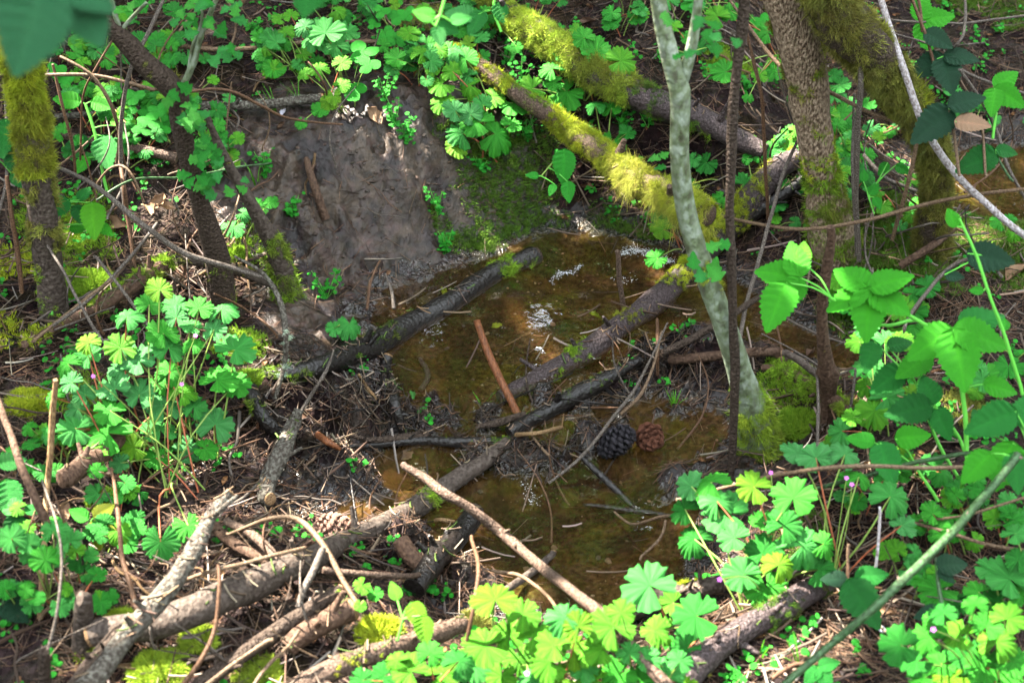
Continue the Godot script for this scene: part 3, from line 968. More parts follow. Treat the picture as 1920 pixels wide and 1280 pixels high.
func pine_cone(called: String, label: String, px: float, py: float, l_px: float, m: Material, axis: Vector3, open: float) -> void:
	var p := gnd(px, py, 0.0)
	var l := size_at(l_px, p)
	p.y = maxf(p.y, 0.0) + l * 0.30
	var t := thing(called, label, "pine cone", p - Vector3(0, l * 0.3, 0), "pine cones by the stream")
	var holder := Transform3D(basis_of(axis, Vector3(0.3, 0.2, 1)), Vector3(0, l * 0.3, 0))
	var core := SphereMesh.new()
	core.radius = 0.5
	core.height = 1.0
	core.radial_segments = 10
	core.rings = 6
	var c := part("core", core, m, t)
	c.transform = holder * Transform3D(Basis().scaled(Vector3(l * 0.36, l * 0.9, l * 0.36)), Vector3.ZERO)
	var n := 78 if open < 0.4 else 46
	for k in n:
		var f := (k + 0.5) / n
		var a := k * 2.39996
		var w := pow(sin(PI * (0.10 + 0.84 * f)), 0.8) * 0.27 * l
		var y := (f - 0.5) * l * 0.92
		var d := Vector3(cos(a), 0, sin(a))
		var o := part("scale", S.cone_scale, m, t)
		var up := (d * (0.75 + open) + Vector3.UP * (1.0 - open * 0.6)).normalized()
		var s := l * (0.20 + 0.16 * maxf(0.0, open - 0.3)) * (0.55 + 0.5 * sin(PI * f)) * rr(0.85, 1.15)
		o.transform = holder * Transform3D(basis_of((d - up * d.dot(up)).normalized() + d * 0.2, up).scaled(Vector3(s, s, s)), d * w * 0.66 + Vector3(0, y, 0))
func weed(label: String, px: float, py: float, h_px: float, tone: String, group: String, n := 4) -> void:
	# a small cress: upright stems with tiny round leaflets, too small to pick apart
	var f := gnd(px, py, 0.0)
	var h := size_at(h_px, f)
	var t := thing("cress_plant", label, "plant", f, group)
	var buf := PackedFloat32Array()
	for k in n:
		var top := Vector3(rr(-0.45, 0.45), rr(0.6, 1.0), rr(-0.35, 0.35)) * h
		stalk(t, f, f, f + top, 0.0007, M.stem_green, 0.2, "stem")
		for i in 9:
			var q := top * ((i + 1.5) / 10.0) + Vector3(rr(-1, 1), rr(-0.2, 0.3), rr(-1, 1)) * 0.009
			var s := rr(0.006, 0.012)
			push(buf, basis_of(Vector3(rr(-0.5, 0.5), 1, rr(-0.2, 0.8)), Vector3(rr(-1, 1), 0, rr(-1, 1))).scaled(Vector3(s, s, s)), q, vary(Color(1, 1, 1), 0.2))
	many("foliage", S.clo[1], M[tone], buf, t)
func round_plant(label: String, group: String, foot: Array, leaves: Array, tone: String) -> void:
	# soft rounded leaflets in threes
	var f := gnd(foot[0], foot[1], 0.0)
	var t := thing("three_leaved_plant", label, "plant", f, group)
	for l in leaves:
		var p := gnd(l[0], l[1], 0.03 + clampf((foot[1] - l[1]) * 0.0006, 0.0, 0.12) + rr(0, 0.02))
		var s := size_at(l[2], p) * 0.62
		var n := (Vector3.UP * 0.8 + (EYE - p).normalized() * 0.6 + Vector3(rr(-0.25, 0.25), 0, rr(-0.25, 0.25))).normalized()
		var a0 := rr(0, TAU)
		for k in 3:
			var o := part("leaflet", S.clo[0], M[tone], t)
			var a := a0 + TAU * k / 3
			o.transform = Transform3D(basis_of(n + Vector3(rr(-0.15, 0.15), 0, rr(-0.15, 0.15)), Vector3(cos(a), 0, sin(a))).scaled(Vector3(s, s, s)), p - f)
		stalk(t, f, f, p, 0.001, M.stalk)
func grass_tuft(label: String, px: float, py: float, h_px: float) -> void:
	var f := gnd(px, py, 0.0)
	var t := thing("grass_tuft", label, "grass", f, "grass tufts on the mud")
	for k in 7:
		var h := size_at(h_px, f) * rr(0.6, 1.1)
		var a := rr(0, TAU)
		var v := PackedVector3Array()
		var idx := PackedInt32Array()
		var col := PackedColorArray()
		blade(v, idx, col, Vector3(cos(a), 0, sin(a)) * 0.006, Vector3(cos(a) * rr(0.1, 0.5), 1, sin(a) * rr(0.1, 0.5)).normalized(), Vector3(-sin(a), 0, cos(a)), 0.0016, Vector3(cos(a), -0.5, sin(a)) * rr(0.1, 0.5), h, 5, Color(0.85, 0.85, 0.85))
		part("blade", mk(v, idx, col), M.gra, t)
func dead_leaf(label: String, group: String, px: float, py: float, size_px: float, m: String, lift := 0.006, k := 0) -> void:
	var p := gnd(px, py, lift)
	var o := MeshInstance3D.new()
	o.name = numbered("dead_leaf")
	o.mesh = S.dead[k % S.dead.size()]
	o.material_override = M[m]
	add_child(o)
	var s := size_at(size_px, p)
	var n := nrm(p.x, p.z) + Vector3(rr(-0.4, 0.4), 0, rr(-0.2, 0.5))
	o.transform = Transform3D(basis_of(n, Vector3(rr(-1, 1), 0, rr(-1, 1))).scaled(Vector3(s, s, s)), p)
	tag(o, label, "leaf", group)

# ---------------------------------------------------------------- what lies and grows where
func build_wood() -> void:
	var L := 0.02
	for d in [
		["fallen_log", "dark wet log lying across the far half of the pool, mossy at both ends", "log", "bark_wet", [[455, 712, 30], [520, 702, 35], [590, 690, 40], [680, 655, 46], [760, 612, 46], [850, 562, 40], [940, 508, 37], [1004, 479, 35]], {"cut": [1], "cutmat": "bark_dark", "group": "logs in the pool", "moss": [[0.0, 0.16, "fuzz", 16000, MOS, 0.014, 0.6], [0.22, 0.48, "short", 22000, DRK, 0.008, 0.45, 0.0], [0.84, 1.0, "fuzz", 20000, MOS, 0.013, 0.5, -0.1]]}],
		["fallen_log", "long violet-grey log with moss saddles running down into the pool", "log", "bark_violet", [[1500, 292, 42, 0.07], [1440, 345, 51, 0.06], [1388, 400, 58, 0.05], [1335, 455, 53, 0.04], [1285, 522, 48], [1210, 577, 46], [1130, 635, 44], [1050, 682, 44], [980, 722, 39], [940, 745, 25]], {"group": "logs in the pool", "moss": [[0.0, 0.33, "fuzz", 24000, YEL, 0.014, 0.52, -0.15], [0.34, 0.60, "fuzz", 22000, YEL, 0.011, 0.34, 0.0], [0.64, 0.92, "fuzz", 16000, MOS, 0.015, 0.6, 0.05]]}],
		["fallen_branch", "long brown branch from orange sawn end up to the pool's dam", "log", "bark_grey", [[172, 1192, 44, 0.05], [290, 1168, 55, 0.05], [380, 1142, 60, 0.05], [470, 1105, 60, 0.04], [560, 1062, 51, 0.035], [640, 1018, 40], [700, 992, 40], [750, 968, 42], [810, 928, 40], [870, 888, 35], [950, 833, 25]], {"cut": [0], "group": "logs in the pool", "moss": [[0.66, 0.80, "fuzz", 14000, MOS, 0.012, 0.6, 0.1], [0.9, 1.0, "short", 16000, DRK, 0.008, 0.6]]}],
		["leaning_branch", "lichen-speckled grey branch leaning over the brown branch, sunlit at its broken tip", "branch", "bark_lichen", [[430, 925, 21, 0.16], [398, 962, 26, 0.15], [370, 1012, 32, 0.14], [330, 1080, 35, 0.13], [280, 1150, 39, 0.12], [222, 1222, 44, 0.12], [160, 1300, 49, 0.11]], {"cut": [0], "twigs": [[[398, 968, 12, 0.15], [425, 945, 11, 0.165], [445, 930, 9, 0.17]]]}],
		["side_branch", "thin dark branch lying beside the leaning branch, by the sawn end", "branch", "bark_dark", [[232, 1178, 24, 0.10], [205, 1215, 30, 0.10], [165, 1262, 36, 0.10], [140, 1300, 38, 0.10]], {"cut": [0]}],
		["forked_log", "short black wet forked log at the pool's near end", "log", "bark_wet", [[888, 962, 42, 0.04], [850, 1010, 46, 0.035], [805, 1058, 48, 0.03], [770, 1100, 44, 0.03]], {"group": "logs in the pool", "twigs": [[[800, 1070, 34, 0.03], [770, 1045, 36, 0.035], [748, 1012, 32, 0.045]]], "twigmat": "bark_brown", "cut": [0], "cutmat": "bark_dark"}],
		["peeled_stick", "reddish peeled stick standing slanted in the pool", "stick", "wood_red", [[894, 600, 13, 0.13], [922, 668, 16, 0.08], [948, 728, 15, 0.045], [972, 778, 17, 0.0]], {"rough": 0.14, "body": "wood"}],
		["diagonal_stick", "long pinkish-grey stick slanting over the near pool towards the geraniums", "stick", "bark_tan", [[755, 870, 13, 0.16], [800, 898, 17, 0.16], [840, 928, 19, 0.16], [895, 962, 18, 0.16], [960, 1012, 20, 0.15], [1060, 1098, 21, 0.14], [1130, 1152, 24, 0.13], [1190, 1222, 23, 0.10], [1250, 1290, 26, 0.08]], {"wob": 0.008}],
		["short_stick", "short stick crossing under the long slanting stick at the near pool", "stick", "bark_grey", [[1038, 1034, 12, 0.03], [1000, 1066, 15, 0.025], [948, 1104, 16, 0.02]], {"cut": [0]}],
		["sunken_branch", "dark knotted wet branch upright in the shallow left arm of pool", "branch", "bark_wet", [[727, 668, 20, 0.012], [731, 700, 26, 0.01], [737, 750, 24, 0.008], [752, 815, 18, 0.004]], {"cut": [0]}],
		["dam_branch", "dark wet branch forming the dam across the pool's middle", "branch", "bark_wet", [[955, 812, 24, 0.016], [1000, 790, 30, 0.018], [1060, 755, 34, 0.02], [1130, 712, 32, 0.02], [1185, 680, 24, 0.024], [1250, 650, 16, 0.03]], {"moss": [[0.1, 0.9, "short", 9000, DRK, 0.008, 0.5, 0.1]]}],
		["split_slat", "flat dark split of wood resting left of the dam branch", "wood", "bark_dark", [[893, 803, 8, 0.02], [930, 795, 15, 0.022], [985, 778, 13, 0.026]], {"rough": 0.2}],
		["bark_strip", "wet strip of bark lying level across the shallows below the peeled stick", "bark", "bark_wet", [[655, 838, 9, 0.01], [700, 836, 13, 0.012], [780, 828, 17, 0.012], [850, 832, 20, 0.012], [930, 830, 22, 0.012], [988, 826, 12, 0.012]], {"moss": [[0.5, 0.95, "short", 14000, MOS, 0.007, 0.4]]}],
		["bark_strip", "upper splintered bark strip touching the knotted branch", "bark", "bark_dark", [[655, 815, 8, 0.02], [700, 826, 12, 0.02], [760, 822, 20, 0.022], [800, 816, 16, 0.024]], {}],
		["broken_twig", "pale broken twig lying right of the dam branch's foot", "twig", "wood_pale", [[968, 815, 9, 0.03], [1010, 812, 9, 0.03], [1054, 802, 9, 0.035]], {"twigs": [[[1052, 803, 4, 0.035], [1056, 788, 3, 0.05], [1058, 776, 2, 0.06]]]}],
		["thin_branch", "thin dark branch running from the dam up past the grey tree", "branch", "bark_dark", [[1240, 662, 16, 0.03], [1300, 632, 15, 0.05], [1370, 590, 13, 0.08], [1440, 545, 12, 0.10], [1462, 528, 9, 0.11]], {}],
		["brown_branch", "purple-brown branch lying behind the grey tree's foot", "branch", "bark_brown", [[1255, 675, 18, 0.02], [1320, 668, 20, 0.02], [1400, 660, 19, 0.03], [1465, 660, 18, 0.03]], {}],
		["fallen_log", "smooth brown log in the near bank below the large geranium", "log", "bark_violet", [[1275, 1275, 55, 0.03], [1370, 1192, 49, 0.03], [1450, 1148, 48, 0.03], [1540, 1092, 44, 0.03]], {"cut": [0], "cutmat": "wood_pale", "group": "logs on the near bank", "moss": [[0.0, 0.3, "short", 9000, YEL, 0.007, 0.5, 0.15], [0.55, 1.0, "fuzz", 14000, DRK, 0.012, 0.7, -0.05]]}],
		["fallen_log", "short bark log with a yellow moss crest behind single big geranium leaf", "log", "bark_grey", [[1140, 1172, 40, 0.02], [1200, 1148, 46, 0.025], [1270, 1125, 42, 0.025], [1355, 1100, 36, 0.025]], {"group": "logs on the near bank", "moss": [[0.6, 1.0, "fuzz", 16000, YEL, 0.010, 0.4, -0.05]]}],
		["fallen_log", "pale sunlit log at the very front with a broken blond end", "log", "bark_tan", [[540, 1300, 49, 0.05], [640, 1248, 46, 0.05], [740, 1210, 40, 0.05], [862, 1162, 30, 0.06]], {"cut": [1], "cutmat": "wood_pale", "group": "logs on the near bank", "moss": [[0.2, 0.7, "short", 8000, YEL, 0.008, 0.5, 0.1]]}],
		["fallen_branch", "mossy dark branch sloping down below the sawn-end branch", "branch", "bark_dark", [[370, 1290, 30, 0.03], [450, 1235, 32, 0.035], [520, 1185, 30, 0.04], [590, 1138, 30, 0.045], [636, 1106, 23, 0.05]], {"cut": [1], "moss": [[0.6, 1.0, "short", 12000, MOS, 0.008, 0.4, 0.05]]}],
		["stub_log", "short thick log stub with sunlit mossy sawn face", "log", "bark_brown", [[540, 1215, 35, 0.03], [590, 1180, 46, 0.035], [650, 1145, 51, 0.04]], {"cut": [1], "cutmat": "wood_pale", "group": "logs on the near bank", "moss": [[0.6, 1.0, "short", 14000, YEL, 0.009, 0.6]]}],
		["upright_stump", "grey round-topped stump standing beside the sawn end", "stump", "bark_grey", [[148, 1122, 30], [150, 1150, 34], [154, 1222, 36]], {"foot": 2, "rough": 0.12}],
		["upright_stump", "dark weathered stump at the front corner below the round-topped stump", "stump", "bark_dark", [[82, 1222, 22], [84, 1255, 26], [88, 1310, 28]], {"foot": 2, "rough": 0.3}],
		["brown_log", "brown blunt log end under the left geranium clump", "log", "bark_brown", [[118, 898, 36, 0.07], [150, 872, 38, 0.07], [200, 838, 34, 0.06], [250, 800, 28, 0.04]], {"cut": [0], "cutmat": "bark_brown"}],
		["lichen_branch", "wet branch with white lichen rising between mud and litter", "branch", "bark_lichen", [[505, 935, 26, 0.02], [512, 890, 36, 0.03], [530, 840, 36, 0.045], [552, 790, 28, 0.06], [562, 765, 16, 0.07]], {"cut": [0], "moss": [[0.2, 0.8, "lichen", 4000, Color(0.1923, 0.2376, 0.198), 0.007, 0.6, 0.1]]}],
		["root_branch", "black curved root bending below the far pool log", "root", "bark_wet", [[470, 725, 26, 0.05], [485, 765, 30, 0.04], [510, 800, 28, 0.02], [548, 822, 18, 0.01]], {"moss": [[0.0, 0.3, "fuzz", 16000, MOS, 0.014, 0.8]]}],
		["mossy_log", "log shaggy with hanging yellow moss, slung behind the grey tree", "log", "bark_tan", [[842, 92, 23, 0.03], [905, 128, 28, 0.04], [960, 172, 30, 0.06], [1010, 205, 35, 0.10], [1070, 248, 40, 0.13], [1135, 292, 46, 0.16], [1200, 334, 51, 0.18], [1262, 368, 55, 0.19], [1330, 400, 44, 0.19]], {"group": "mossy logs behind the pool", "moss": [[0.0, 0.22, "fuzz", 26000, YEL, 0.013, 0.65, -0.35], [0.2, 0.38, "fuzz", 22000, MOS, 0.013, 0.65, -0.15], [0.36, 1.0, "fuzz", 38000, YEL, 0.015, 0.9, -0.55], [0.42, 1.0, "long", 15000, Color(0.2185, 0.2459, 0.0297), 0.030, 0.95, -0.2], [0.70, 1.0, "long", 14000, Color(0.2459, 0.2673, 0.03465), 0.042, 1.0, -0.25]]}],
		["mossy_log", "thick green-mossed log crossing the far bank, bare purple at its low end", "log", "bark_violet", [[880, -40, 42, 0.06], [950, 28, 50, 0.07], [1010, 68, 54, 0.08], [1070, 108, 59, 0.09], [1140, 152, 59, 0.09], [1210, 182, 54, 0.08], [1290, 212, 46, 0.08], [1370, 255, 43, 0.07], [1440, 288, 37, 0.05]], {"group": "mossy logs behind the pool", "moss": [[0.0, 0.62, "fuzz", 34000, Color(0.1548, 0.2138, 0.0198), 0.018, 0.75, -0.35], [0.58, 0.80, "fuzz", 18000, DRK, 0.014, 0.8, -0.1], [0.66, 0.9, "long", 4000, MOS, 0.03, 0.9, 0.1]]}],
		["lichen_branch", "white-crusted branch lying on the far bank among needle litter", "branch", "bark_lichen", [[100, 218, 12, 0.02], [230, 208, 14, 0.025], [360, 198, 17, 0.03], [480, 196, 18, 0.03], [602, 186, 19, 0.03]], {"cut": [1], "moss": [[0.3, 1.0, "lichen", 5000, Color(0.2783, 0.3386, 0.286), 0.006, 0.5, 0.0]]}],
		["pale_branch", "thin pale branch lying level near the top of far bank", "branch", "cane_tan", [[262, 76, 7, 0.04], [350, 86, 9, 0.04], [470, 90, 9, 0.04], [600, 80, 9, 0.04], [718, 78, 8, 0.03]], {"cut": [1]}],
		["brown_log", "smooth tan log lying under the left brambles", "log", "bark_tan", [[70, 238, 14, 0.03], [150, 258, 18, 0.03], [240, 272, 20, 0.04], [330, 298, 24, 0.04]], {}],
		["bank_stick", "stubby bark stick standing out of the trampled mud bank", "stick", "bark_brown", [[574, 298, 11, 0.03], [590, 350, 16, 0.02], [612, 410, 18, 0.012]], {}],
		["mossy_branch", "moss-covered branch lying across the left edge above the geranium", "branch", "bark_brown", [[45, 645, 14, 0.05], [120, 605, 18, 0.06], [200, 570, 24, 0.06], [255, 535, 30, 0.06], [310, 495, 26, 0.06]], {"moss": [[0.0, 0.4, "fuzz", 12000, YEL, 0.014, 0.6, -0.05], [0.4, 1.0, "fuzz", 18000, MOS, 0.016, 0.7, -0.2]]}],
		["grey_branch", "bent grey branch with lichen lying behind the pale cane", "branch", "bark_grey", [[330, 488, 20, 0.06], [390, 492, 22, 0.06], [450, 510, 22, 0.05], [520, 540, 14, 0.03]], {"moss": [[0.0, 1.0, "fuzz", 9000, OLV, 0.012, 0.6, 0.05]]}],
		["mossy_branch", "green-furred broken branch beside the knobbly pole", "branch", "bark_brown", [[1430, 690, 14, 0.04], [1490, 712, 24, 0.05], [1540, 745, 28, 0.05], [1600, 775, 28, 0.04]], {"moss": [[0.1, 1.0, "fuzz", 20000, MOS, 0.015, 0.7, -0.3]]}],
		["broken_stake", "short grey broken stick propped on the furred branch", "stick", "bark_grey", [[1468, 662, 12, 0.08], [1500, 682, 15, 0.07], [1535, 710, 14, 0.06]], {"cut": [0]}],
		["fallen_branch", "dark branch stub under the yellow-mossed log end by old tree", "branch", "bark_wet", [[1385, 420, 22, 0.03], [1440, 385, 26, 0.04], [1520, 335, 22, 0.05]], {}],
		["grey_branch", "dark slanting branch lying on the mossy right bank", "branch", "bark_brown", [[1690, 498, 16, 0.05], [1740, 465, 15, 0.06], [1790, 425, 12, 0.07]], {}],
		["black_stick", "black wet stick lying below the dark pine cone", "stick", "bark_wet", [[1090, 852, 10, 0.05], [1130, 892, 14, 0.035], [1165, 925, 13, 0.02], [1192, 952, 9, 0.005]], {}],
		["flat_stick", "wet flat stick breaking the water near the right geranium", "stick", "bark_wet", [[1095, 946, 6, 0.005], [1140, 950, 11, 0.006], [1200, 958, 13, 0.006], [1262, 966, 7, 0.006]], {}],
		["pool_stick", "grey stick standing straight in the pool by the foam", "stick", "bark_tan", [[1157, 470, 9], [1162, 520, 10], [1172, 585, 11]], {"foot": 2}],
		["sunken_stick", "dark curved stick lying on the pool floor", "stick", "bark_dark", [[788, 672, 8, 0.004], [800, 690, 10, 0.004], [802, 710, 11, 0.004], [790, 730, 10, 0.004]], {}],
		["wood_chip", "wet orange splinter of wood on the shallow mud", "wood", "wood_red", [[596, 815, 12, 0.03], [615, 828, 14, 0.03], [638, 842, 7, 0.025]], {}],
		["yellow_splinter", "yellow wet splinter lying by the forked log", "wood", "wood_pale", [[816, 975, 8, 0.012], [835, 978, 9, 0.012], [854, 980, 6, 0.012]], {}],
		["red_branch", "rotten red-brown branch lying behind the leaning branch", "branch", "bark_brown", [[405, 985, 22, 0.03], [440, 1015, 24, 0.03], [490, 1045, 22, 0.03], [540, 1075, 14, 0.02]], {"rough": 0.3}],
		["grey_branch", "tan branch dropping from leaning tip to the brown branch", "branch", "bark_tan", [[425, 975, 16, 0.06], [470, 998, 18, 0.06], [505, 1030, 20, 0.06], [535, 1070, 16, 0.06]], {}],
		["slat_stick", "purple-grey split stick propped over the brown branch", "stick", "cane_grey", [[606, 1030, 13, 0.10], [590, 1070, 15, 0.09], [572, 1105, 14, 0.08], [560, 1140, 11, 0.07]], {}],
		["twig", "forked twig rising from litter over the brown branch's middle", "twig", "cane_tan", [[330, 1092, 7, 0.08], [390, 1073, 8, 0.10], [460, 1058, 8, 0.10], [530, 1040, 8, 0.10], [575, 1028, 7, 0.10]], {"group": "twigs in the near tangle"}],
		["arched_twig", "tan twig arching over the mud to the propped split stick", "twig", "cane_tan", [[425, 1000, 6, 0.05], [500, 975, 9, 0.08], [560, 975, 11, 0.10], [605, 1020, 11, 0.10], [640, 1085, 11, 0.07], [672, 1140, 12, 0.05]], {"group": "twigs in the near tangle"}],
		["twig", "pale twig lying level left of the forked log", "twig", "bark_tan", [[605, 1068, 14, 0.04], [680, 1075, 14, 0.04], [740, 1078, 13, 0.05], [782, 1076, 11, 0.05]], {"group": "twigs in the near tangle", "cut": [1]}],
	]:
		stick(d)

func build_trees() -> void:
	for d in [
		["mossy_tree", "thick tree trunk furred with yellow moss at left edge", "tree", "bark_grey", [[20, -60, 58], [38, 80, 63], [52, 200, 63], [66, 320, 59], [82, 430, 54], [92, 520, 49], [100, 592, 58]], {"foot": 6, "lean": -0.05, "body": "trunk", "moss": [[0.0, 0.50, "fuzz", 44000, YEL, 0.016, 1.0, -0.55], [0.45, 0.75, "fuzz", 18000, OLV, 0.020, 1.0, -0.25], [0.7, 1.0, "short", 18000, MOS, 0.010, 1.0, -0.12]]}],
		["hawthorn_sapling", "leaning dark hawthorn sapling with small lobed leaves", "tree", "bark_dark", [[188, 30, 22], [222, 68, 34], [262, 115, 44], [310, 152, 48], [336, 178, 44], [342, 230, 34], [352, 300, 34], [372, 370, 36], [392, 440, 44], [404, 510, 48], [408, 580, 56]], {"foot": 10, "lean": 0.1, "body": "trunk", "twigs": [[[338, 172, 14], [362, 120, 14], [375, 70, 12], [392, 30, 11], [412, -20, 9]], [[352, 150, 7], [360, 90, 7], [378, 40, 6], [372, -10, 5]], [[222, 70, 9], [238, 45, 8], [275, 5, 7]], [[225, 60, 12], [215, 20, 9], [208, -20, 8]]], "twigmat": "bark_smooth", "moss": [[0.12, 0.35, "fuzz", 9000, OLV, 0.012, 0.7, 0.1], [0.75, 1.0, "short", 16000, MOS, 0.011, 0.8, 0.1]], "leaves": hawthorn_spots()}],
		["hawthorn_sapling", "slanting mossy sapling stem rising from the mud bank's edge", "tree", "bark_grey", [[385, 205, 10], [405, 262, 15], [432, 318, 20], [470, 385, 28], [500, 440, 34], [518, 490, 38], [535, 560, 52]], {"foot": 6, "lean": 0.05, "body": "trunk", "moss": [[0.55, 1.0, "fuzz", 24000, MOS, 0.020, 1.0, -0.3], [0.2, 0.55, "fuzz", 8000, OLV, 0.010, 0.7, 0.05]]}],
		["grey_tree", "smooth pale grey young tree with mossy flared foot in the stream", "tree", "bark_smooth", [[1232, -30, 29], [1240, 50, 33], [1254, 110, 36], [1272, 170, 40], [1275, 240, 36], [1280, 310, 36], [1292, 390, 38], [1310, 465, 40], [1338, 550, 43], [1365, 625, 45], [1388, 700, 48], [1405, 765, 60], [1425, 850, 89]], {"foot": 12, "lean": 0.0, "body": "trunk", "rough": 0.025, "twigs": [[[1272, 168, 28], [1288, 120, 26], [1298, 70, 22], [1305, 20, 20], [1312, -30, 18]]], "moss": [[0.72, 0.82, "fuzz", 9000, MOS, 0.016, 0.8, 0.0], [0.80, 1.0, "long", 15000, Color(0.1275, 0.2138, 0.0198), 0.024, 1.0, -0.5], [0.82, 1.0, "fuzz", 24000, Color(0.1548, 0.2245, 0.0198), 0.020, 1.0, -0.5], [0.50, 0.58, "fuzz", 9000, YEL, 0.012, 0.7, 0.05]], "leaves": [[1300, 60, 34, 0.25], [1335, 85, 34, 0.3], [1310, 95, 30, 0.3], [1350, 60, 34, 0.3], [1285, 100, 26, 0.3], [1325, 40, 30, 0.25], [1345, 110, 30, 0.3], [1260, 40, 26, 0.2], [1240, 30, 26, 0.2], [1370, 70, 26, 0.25], [1300, 470, 40, 0.05], [1325, 495, 44, 0.06], [1345, 480, 40, 0.06], [1355, 455, 34, 0.05], [1310, 500, 34, 0.06], [1335, 460, 36, 0.05], [1240, 300, 30, 0.0], [1225, 318, 26, 0.0], [1255, 285, 24, 0.0]]}],
		["dark_pole", "thin dark scaly pole standing before the grey tree", "tree", "bark_dark", [[1397, -30, 21], [1390, 60, 23], [1383, 110, 21], [1376, 190, 20], [1373, 290, 20], [1370, 390, 17], [1373, 490, 18], [1374, 600, 17], [1379, 700, 19], [1376, 800, 16], [1370, 895, 12]], {"foot": 10, "lean": -0.12, "body": "trunk", "rough": 0.16, "wob": 0.004}],
		["old_tree", "old tree with flaking bark and moss curtains behind the grey tree", "tree", "bark_fissured", [[1455, -50, 69], [1482, 30, 76], [1506, 110, 79], [1520, 190, 72], [1532, 270, 65], [1548, 350, 65], [1560, 410, 76], [1568, 470, 97]], {"foot": 7, "lean": 0.05, "body": "trunk", "rough": 0.22, "moss": [[0.0, 0.45, "fuzz", 9000, OLV, 0.020, 1.0, 0.05], [0.66, 1.0, "fuzz", 20000, MOS, 0.020, 1.0, -0.3], [0.7, 1.0, "long", 7000, OLV, 0.05, 1.0, -0.1], [0.1, 0.75, "short", 18000, YEL, 0.009, 1.0, 0.12], [0.0, 1.0, "fuzz", 10000, MOS, 0.012, 1.0, 0.15]]}],
		["mossy_tree", "stout leaning trunk shrouded in hanging olive moss beside the old tree", "tree", "bark_dark", [[1545, -40, 86], [1590, 40, 92], [1645, 110, 85], [1700, 190, 69], [1740, 260, 58], [1757, 330, 52], [1752, 400, 58], [1748, 470, 72]], {"foot": 7, "lean": 0.08, "body": "trunk", "moss": [[0.0, 1.0, "fuzz", 46000, OLV, 0.017, 1.0, -0.6], [0.0, 0.62, "long", 9000, Color(0.1366, 0.155, 0.03465), 0.030, 1.0, -0.2], [0.0, 0.7, "fuzz", 10000, YEL, 0.020, 0.45, 0.0]]}],
		["knobbly_pole", "knobbly brown pole with a swollen joint right of the grey tree", "tree", "bark_brown", [[1558, 425, 14], [1550, 490, 18], [1540, 560, 22], [1537, 630, 24], [1543, 690, 30], [1548, 705, 44], [1552, 725, 36], [1550, 760, 26], [1548, 800, 26]], {"foot": 8, "lean": 0.05, "body": "trunk", "rough": 0.2, "moss": [[0.15, 0.5, "fuzz", 6000, YEL, 0.010, 0.6, 0.1]]}],
	]:
		stick(d)
func hawthorn_spots() -> Array:
	rng.seed = 77
	var out := []
	for q in [[338, 160, 14, 1], [335, 190, 24, 5], [352, 205, 22, 5], [365, 235, 26, 6], [372, 262, 26, 6], [395, 285, 24, 6], [385, 310, 26, 6], [400, 335, 26, 5], [418, 330, 22, 3], [440, 345, 20, 2], [390, 350, 20, 3], [345, 40, 26, 5], [365, 55, 24, 4], [405, 30, 26, 5], [425, 20, 22, 4], [412, 75, 24, 4], [430, 90, 22, 3], [355, 10, 26, 4], [250, 10, 20, 3]]:
		for k in q[3]:
			out.append([q[0] + rr(-1, 1) * q[2], q[1] + rr(-1, 1) * q[2] * 0.8, rr(22, 34), rr(0.0, 0.10)])
	return out

